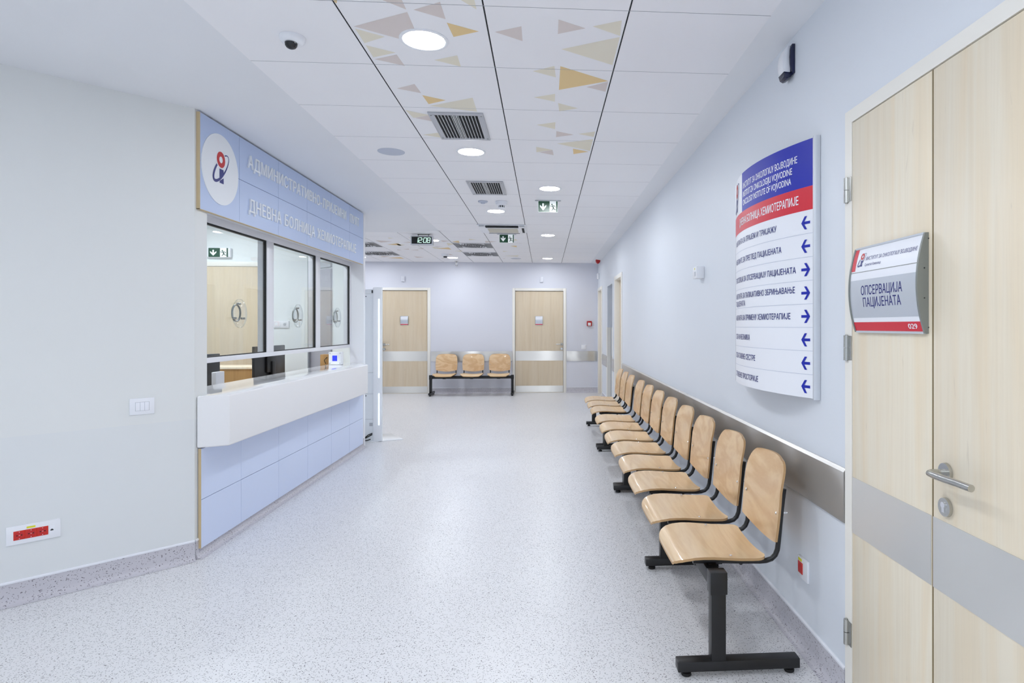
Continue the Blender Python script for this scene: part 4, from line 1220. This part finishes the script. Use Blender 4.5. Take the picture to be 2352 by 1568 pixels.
# siren-like detector near the ceiling
ms = thing('wall_siren', 'white rounded wall siren with dark navy sides high on the wall above the directory board', 'siren', (WR, 2.71, 2.45))
b = MB()
zq = lambda z: 2.622 - (2.622 - z) * .84
pf = [(0.016, 2.618), (.024, 2.622), (.036, 2.605), (.046, 2.575), (.051, 2.54), (.050, 2.505), (.044, 2.478), (.016, 2.478)]
b.prism([(WR - d, 2.662, zq(z)) for d, z in pf], (0, .062, 0), bev=.003); part(b, 'shell', 'plastic', ms)
b = MB()
pf2 = [(0.0, 2.622), (.013, 2.622), (.019, 2.60), (.021, 2.56), (.020, 2.52), (.014, 2.475), (.008, 2.462), (0, 2.47)]
b.prism([(WR - d, 2.648, zq(z)) for d, z in pf2], (0, .088, 0), bev=.002); part(b, 'side_lens', 'navy_plastic', ms)
b = MB(); b.prism([(WR - d, 2.66, zq(z)) for d, z in ((.006, 2.476), (.046, 2.480), (.040, 2.455), (.026, 2.446), (.012, 2.452))], (0, .066, 0), bev=.002); part(b, 'bottom_lens', 'navy_plastic', ms)

wb = thing('wall_sensor_box', 'small white box with a yellow green dot on the wall beyond the directory board', 'sensor', (WR, 4.25, 1.70))
b = MB(); b.box(WR - .056, 4.19, 1.705, WR, 4.30, 1.788, .004); part(b, 'housing', 'plastic', wb)
b = MB(); b.cyl((WR - .0555, 4.24, 1.772), (WR - .0575, 4.24, 1.772), .007, n=14); part(b, 'indicator_dot', 'yellow', wb)
b = MB(); b.box(WR - .0572, 4.215, 1.722, WR - .055, 4.25, 1.752); part(b, 'sensor_window', 'grey_plastic', wb)

sk = thing('wall_socket', 'white wall plate with one red socket low on the wall behind the nearest seats', 'socket', (WR, 2.55, .29))
b = MB(); b.box(WR - .010, 2.50, .292, WR, 2.596, .383, .002); part(b, 'plate', 'plastic', sk)
b = MB(); b.box(WR - .0125, 2.545, .312, WR - .0095, 2.590, .360, .001); rs = part(b, 'socket_insert', 'sock_red', sk, label='red socket insert')
b = MB(); b.cyl((WR - .0122, 2.567, .336), (WR - .0132, 2.567, .336), .019, n=24); part(b, 'socket_well', 'emblem_red', rs)
b = MB(); b.box(WR - .0112, 2.555, .364, WR - .0098, 2.588, .375); part(b, 'yellow_label', 'yellow', sk)

rr = thing('alarm_sounder', 'red fire alarm sounder high in the far corner of the corridor wall', 'alarm', (WR, 12.0, 2.58))
b = MB(); b.box(WR - .02, 11.93, 2.60, WR, 12.07, 2.71, .003); part(b, 'back_plate', 'plastic', rr)
b = MB(); b.prism([(WR - d, 11.94, z) for d, z in ((.020, 2.705), (.100, 2.705), (.106, 2.66), (.096, 2.62), (.062, 2.592), (.030, 2.612), (.020, 2.64))], (0, .12, 0), bev=.006); part(b, 'sounder_body', 'alarm_red', rr)
b = MB(); b.box(WR - .05, 12.30, 2.32, WR, 12.38, 2.44, .018, 4)
single(b, 'wall_detector', 'plastic', 'small rounded white detector on the wall below the red alarm sounder', 'detector')
b = MB()

# back wall fittings
for x, lb in ((-2.865, 'small white door sensor box above the far door behind the light pillar'), (-.058, 'small white door sensor box above the far door with its handle towards the corner')):
    b = MB(); b.box(x - .034, YB - .035, 2.275, x + .034, YB, 2.388, .006)
    single(b, 'door_sensor', 'sensor', lb, 'sensor', 'white sensor boxes over the far doors')
cp = thing('fire_call_point', 'red fire call point on the far wall beside the corner', 'call point', (.928, YB, 1.37))
b = MB(); b.box(.876, YB - .04, 1.374, .980, YB, 1.478, .006); part(b, 'housing', 'alarm_red', cp)
b = MB(); b.box(.898, YB - .043, 1.385, .958, YB - .038, 1.445, .004); part(b, 'press_panel', 'plastic', cp, label='white press panel')
b = MB(); b.box(.762, YB - .010, .893, .860, YB, .985, .003); b.m(1).box(.785, YB - .013, .915, .837, YB - .009, .963, .002)
single(b, 'light_switch', ['plastic', 'white'], 'white light switch on the far wall above the steel guard', 'switch')

# left wall fittings, in the slanted wall's own axes
def lw(s, z, out):
    p = CA + DV * s + DN * out; p.z = z; return p
def lwbox(b, s0, s1, z0, z1, o0, o1, bev=0.0):
    return b.prism([lw(s0, z0, o0), lw(s1, z0, o0), lw(s1, z0, o1), lw(s0, z0, o1)], (0, 0, z1 - z0), bev=bev)
c0 = lw(-.256, .88, 0)
ls = thing('light_switch', 'white light switch with three rockers on the pale slanted wall', 'switch', tuple(c0))
b = MB(); lwbox(b, -.314, -.199, .881, .972, 0, .009, .002); part(b, 'plate', 'plastic', ls)
b = MB(); lwbox(b, -.288, -.223, .902, .951, .008, .0095); part(b, 'surround', 'grey_plastic', ls)
for k in range(3):
    b = MB(); lwbox(b, -.2865 + k * .0208, -.2670 + k * .0208, .9035, .9495, .009, .0125, .001); part(b, 'rocker', 'white', ls)
c0 = lw(-.705, .29, 0)
so = thing('socket_panel', 'long white wall panel with three red sockets and a data jack', 'socket', tuple(c0))
b = MB(); lwbox(b, -.808, -.603, .293, .385, 0, .009, .002); part(b, 'plate', 'plastic', so)
for k in range(3):
    s0 = -.7815 + k * .0434
    b = MB(); lwbox(b, s0, s0 + .0432, .3155, .3595, .008, .0115, .0008); rs = part(b, 'socket_insert', 'sock_red', so, label='red socket insert')
    cs = s0 + .0216; n = 24
    b = MB(); b.poly([lw(cs + .0175 * math.cos(2 * PI * q / n), .3375 + .0175 * math.sin(2 * PI * q / n), .0118) for q in range(n)])
    b.m(1)
    for dx in (-.0085, .0085):
        b.poly([lw(cs + dx + .003 * math.cos(2 * PI * q / 12), .3375 + .003 * math.sin(2 * PI * q / 12), .0121) for q in range(12)])
    b.m(2)
    for dx, dz in ((0, .0165), (0, -.0165), (0, 0)):
        b.poly([lw(cs + dx + .0016 * math.cos(2 * PI * q / 10), .3375 + dz + .0016 * math.sin(2 * PI * q / 10), .0122) for q in range(10)])
    part(b, 'socket_well', ['emblem_red', 'sock_dark', 'white'], rs)
b = MB(); lwbox(b, -.648, -.627, .3155, .3595, .008, .0108, .0006); dj = part(b, 'data_jack', 'white', so)
b = MB(); b.poly([lw(-.6375 + x, .336 + z, .0111) for x, z in ((-.006, -.004), (.006, -.004), (.006, .002), (.003, .002), (.003, .005), (-.003, .005), (-.003, .002), (-.006, .002))]); part(b, 'jack_opening', 'dark_plastic', dj)
b = MB(); lwbox(b, -.733, -.700, .3645, .3735, .0085, .0096); part(b, 'yellow_label', 'yellow', so)

# ------------------------------------------------------------------ white light pillar by the counter's end
tp = thing('light_pillar', 'tall white scanner pillar with two glowing strips at the end of the counter', 'pillar', (-1.98, 7.5, 0))
b = MB(); b.box(-2.030, 7.44, .006, -1.926, 7.475, 1.834, .004); part(b, 'pillar_body', 'totem', tp)
for z0, z1 in ((.759, 1.695), (.198, .574)):
    b = MB(); b.box(-1.967, 7.436, z0, -1.955, 7.4415, z1, .002); part(b, 'light_strip', 'led', tp, label='glowing cool white strip')
b = MB()
zz = [.006, .268, .567, .82, 1.755, 1.812]
for z0, z1 in zip(zz, zz[1:]):
    b.box(-2.205, 7.452, z0 + .0015, -2.031, 7.50, z1 - .0015)
part(b, 'side_panel', 'totem_panel', tp)
b = MB(); b.prism([(-2.20, 7.40, .0005), (-2.03, 7.42, .0005), (-1.70, 7.56, .0005), (-1.94, 7.96, .0005), (-2.20, 7.96, .0005)], (0, 0, .006), bev=.001); part(b, 'base_plate', 'totem', tp)
b = MB(); b.box(-2.075, 7.449, .185, -2.038, 7.453, .225); part(b, 'vent_label', 'grey_plastic', tp)
b = MB(); b.box(-2.05, 7.449, 1.765, -2.033, 7.453, 1.80); part(b, 'sticker', 'dark_plastic', tp)
for z in (1.725, .545):
    b = MB(); b.cyl((-2.115, 7.453, z), (-2.115, 7.448, z), .006, n=12); part(b, 'lock', 'dark_plastic', tp)
b = MB()
b.tube([(-2.04, 7.445, .10), (-2.08, 7.42, .085), (-2.12, 7.41, .05), (-2.14, 7.42, .02), (-2.16, 7.43, .012)], .006, 8)
b.tube([(-2.04, 7.445, .085), (-2.09, 7.425, .06), (-2.13, 7.42, .04), (-2.15, 7.43, .025), (-2.18, 7.435, .012)], .006, 8)
b.tube([(-2.06, 7.445, .03), (-2.10, 7.43, .018), (-2.15, 7.44, .016)], .005, 8)
part(b, 'cable', 'rubber', tp)

# ------------------------------------------------------------------ bench seating
# local axes: x along the bench, front = -y, wall at y = 0
SEAT_PROF = [(-.577, .388), (-.574, .399), (-.560, .411), (-.535, .422), (-.50, .4295), (-.46, .432), (-.42, .431), (-.37, .427), (-.31, .4225), (-.26, .4205), (-.235, .4205), (-.21, .4215), (-.197, .422)]
def seat_bm():
    b = MB(); T = .011; W = .222
    rows_t, rows_b = [], []
    y0, y1 = SEAT_PROF[0][0], SEAT_PROF[-1][0]
    prof = []
    for i in range(len(SEAT_PROF) - 1):
        a, c = SEAT_PROF[i], SEAT_PROF[i + 1]
        for k in range(2):
            prof.append((a[0] + (c[0] - a[0]) * k / 2, a[1] + (c[1] - a[1]) * k / 2))
    prof.append(SEAT_PROF[-1])
    for y, z in prof:
        tf, tb = y - y0, y1 - y
        rf, rb = .065, .038
        hw = W - .009 * ((y - y0) / (y1 - y0)) ** 2.2 - .01 * max(0, 1 - tf / .12)
        if tf < rf: hw -= rf - math.sqrt(max(0, rf * rf - (rf - tf) ** 2)) if True else 0
        if tb < rb: hw -= rb - math.sqrt(max(0, rb * rb - (rb - tb) ** 2))
        rt, rbm = [], []
        for k in range(17):
            x = -1 + 2 * k / 16
            dz = -.010 * (1 - x * x) * min(1, max(0, (tf - .03) / .15)) - .004 * (1 - x * x)
            rt.append(Vector((x * hw, y, z + dz + T / 2))); rbm.append(Vector((x * hw, y, z + dz - T / 2)))
        rows_t.append(rt); rows_b.append(rbm)
    b.m(0); vt = b.grid(rows_t); b.m(1); vb = b.grid(rows_b)
    edge(b, vt, vb)
    return b
def edge(b, vt, vb):
    b.m(1); n, m = len(vt), len(vt[0])
    for i in range(n - 1):
        for k in (0, m - 1):
            b.face((vt[i][k], vt[i + 1][k], vb[i + 1][k], vb[i][k]))
    for i in (0, n - 1):
        for k in range(m - 1):
            b.face((vt[i][k], vt[i][k + 1], vb[i][k + 1], vb[i][k]))
def back_bm():
    b = MB(); T = .010; rows_f, rows_b = [], []
    H0, H1 = .487, .807
    zs = [0, .01, .03, .06, .10, .15, .20, .235, .26, .28, .295, .307, .315, .32]
    for z in zs:
        y = -.160 + .030 * (z / .32) + .026 * max(0, (z - .20) / .12) ** 1.6
        tt = .32 - z
        hw = .210 + .008 * math.sin(PI * min(1, z / .25))
        rt = .085
        if tt < rt: hw -= rt - math.sqrt(max(0, rt * rt - (rt - tt) ** 2))
        rf, rb = [], []
        for k in range(17):
            x = -1 + 2 * k / 16
            dy = .020 * (1 - x * x)
            lowdip = -.030 * (1 - x * x) * max(0, 1 - z / .10)
            crown = .004 * (1 - x * x) * max(0, (z - .2) / .12)
            p = Vector((x * hw, y + dy, H0 + .012 + z + lowdip + crown - .012))
            rf.append(p + Vector((0, -T / 2, 0))); rb.append(p + Vector((0, T / 2, 0)))
        rows_f.append(rf); rows_b.append(rb)
    b.m(0); vt = b.grid(rows_f); b.m(1); b.m(0); vb = b.grid(rows_b)
    edge(b, vt, vb)
    return b
def frame_bm():
    b = MB()
    for s in (-1, 1):
        x = s * .188
        pts = [(x * .97, -.50, .4085), (x * .98, -.40, .4085), (x, -.30, .4055), (x, -.22, .4035), (x, -.195, .405), (x, -.172, .412), (x, -.156, .427), (x, -.147, .449), (x, -.1435, .475), (x, -.139, .52), (x, -.1315, .60), (x, -.126, .65), (x, -.119, .70)]
        b.tube(pts, .0105, 12)
    b.tube([(-.188, -.43, .402), (.188, -.43, .402)], .009, 8); b.tube([(-.188, -.30, .398), (.188, -.30, .398)], .009, 8)
    return b
def bracket_bm():
    b = MB()
    b.prism([(-.03, y, z) for y, z in ((-.49, .398), (-.33, .398), (-.395, .345), (-.457, .345))], (.06, 0, 0), bev=.003)
    b.box(-.03, -.455, .330, .03, -.397, .340)
    return b
SCREWS_S = [(s * .196, -.345, .4335) for s in (-1, 1)]
SCREWS_B = [(s * .188, -.1535, .60) for s in (-1, 1)] 
def screw_bm(p, n):
    b = MB(); p, n = Vector(p), Vector(n); b.tube([p, p + n * .0025], [.0065, .0045], 12); return b
def leg_root(parent, x, foot0=-.53, foot1=-.10, ytop=.405):
    w = .030
    b = MB(); b.box(x - .024, -.455, .045, x + .024, -.397, ytop - .003, .003)
    lg = part(b, 'leg', 'black', parent)
    b = MB(); b.box(x - .028, -.460, ytop - .085, x + .028, -.392, ytop + .002, .003); part(b, 'leg_sleeve', 'black', lg)
    b = MB(); b.box(x - .0265, foot0 - .003, .022, x + .0265, foot1, .062, .004); part(b, 'foot_bar', 'black', lg)
    for y in (foot0 + .035, foot1 - .035):
        b = MB(); b.lathe([(.012, .024), (.012, .014), (.019, .012), (.020, .003), (.018, .0), (1e-3, 0)], (x, y, 0), n=18); part(b, 'glide', 'rubber', lg)
def bench(label, seats, legs, x0, x1, loc, rot, foot0=None):
    r = thing('beam_bench', label, 'bench', (0, 0, 0), 'wooden seated beam benches')
    b = MB(); b.box(x0, -.452, .335, x1, -.400, .392, .004); part(b, 'beam', 'black', r)
    for i, x in enumerate(legs):
        leg_root(r, x, foot0=(foot0[i] if foot0 else -.53))
    global PROTO
    for i, x in enumerate(seats):
        if PROTO is None:
            PROTO = [link(seat_bm(), 'seat', ['beech_seat', 'ply_edge'], sharp=50), link(back_bm(), 'backrest', ['beech_back', 'ply_edge'], sharp=50),
                     link(frame_bm(), 'seat_frame', 'black'), link(bracket_bm(), 'bracket', 'black')]
            for p in SCREWS_S:
                s = link(screw_bm(p, (0, 0, 1)), 'screw', 'chrome'); s.parent = PROTO[0]
            for p in SCREWS_B:
                s = link(screw_bm(p, (0, -1, .12)), 'screw', 'chrome'); s.parent = PROTO[1]
                q = Vector(p) + Vector((0, .030, .0)); s = link(MB().tube([q, q + Vector((0, .018, 0))], .004, 8), 'bolt_end', 'chrome'); s.parent = PROTO[1]
            ps = PROTO
            for p in ps:
                p.parent = r
        else:
            ps = [copy_tree(p, r) for p in PROTO]
        for p in ps:
            p.location = (x, 0, 0)
    r.location = loc; r.rotation_euler = (0, 0, rot)
    return r
PROTO = None
WL = WR
def row(label, ys, legs, y0, y1, foot0=None, tilt=0.0):
    o = bench(label, [y1 - y for y in ys], [y1 - y for y in legs], 0, y1 - y0, (WL, y1, 0), -PI / 2 - tilt, foot0)
    return o
row('long black beam bench with five beech seats nearest along the wall', [2.665, 3.175, 3.72, 4.225, 4.74], [2.385, 3.445, 5.045], 2.36, 5.07, [-.585, -.535, -.535])
row('middle black beam bench with three beech seats along the steel wall guard', [5.255, 5.77, 6.28], [5.10, 6.71], 5.075, 6.735)
row('farthest wall bench of three beech seats, next to the recessed side door', [6.965, 7.475, 7.985], [6.83, 8.43], 6.80, 8.455)
bench('beam bench of three beech seats against the far wall between two doors', [-.536, 0, .530], [-.80, .80], -.83, .83, (-1.435, YB, 0), 0, [-.55, -.55])
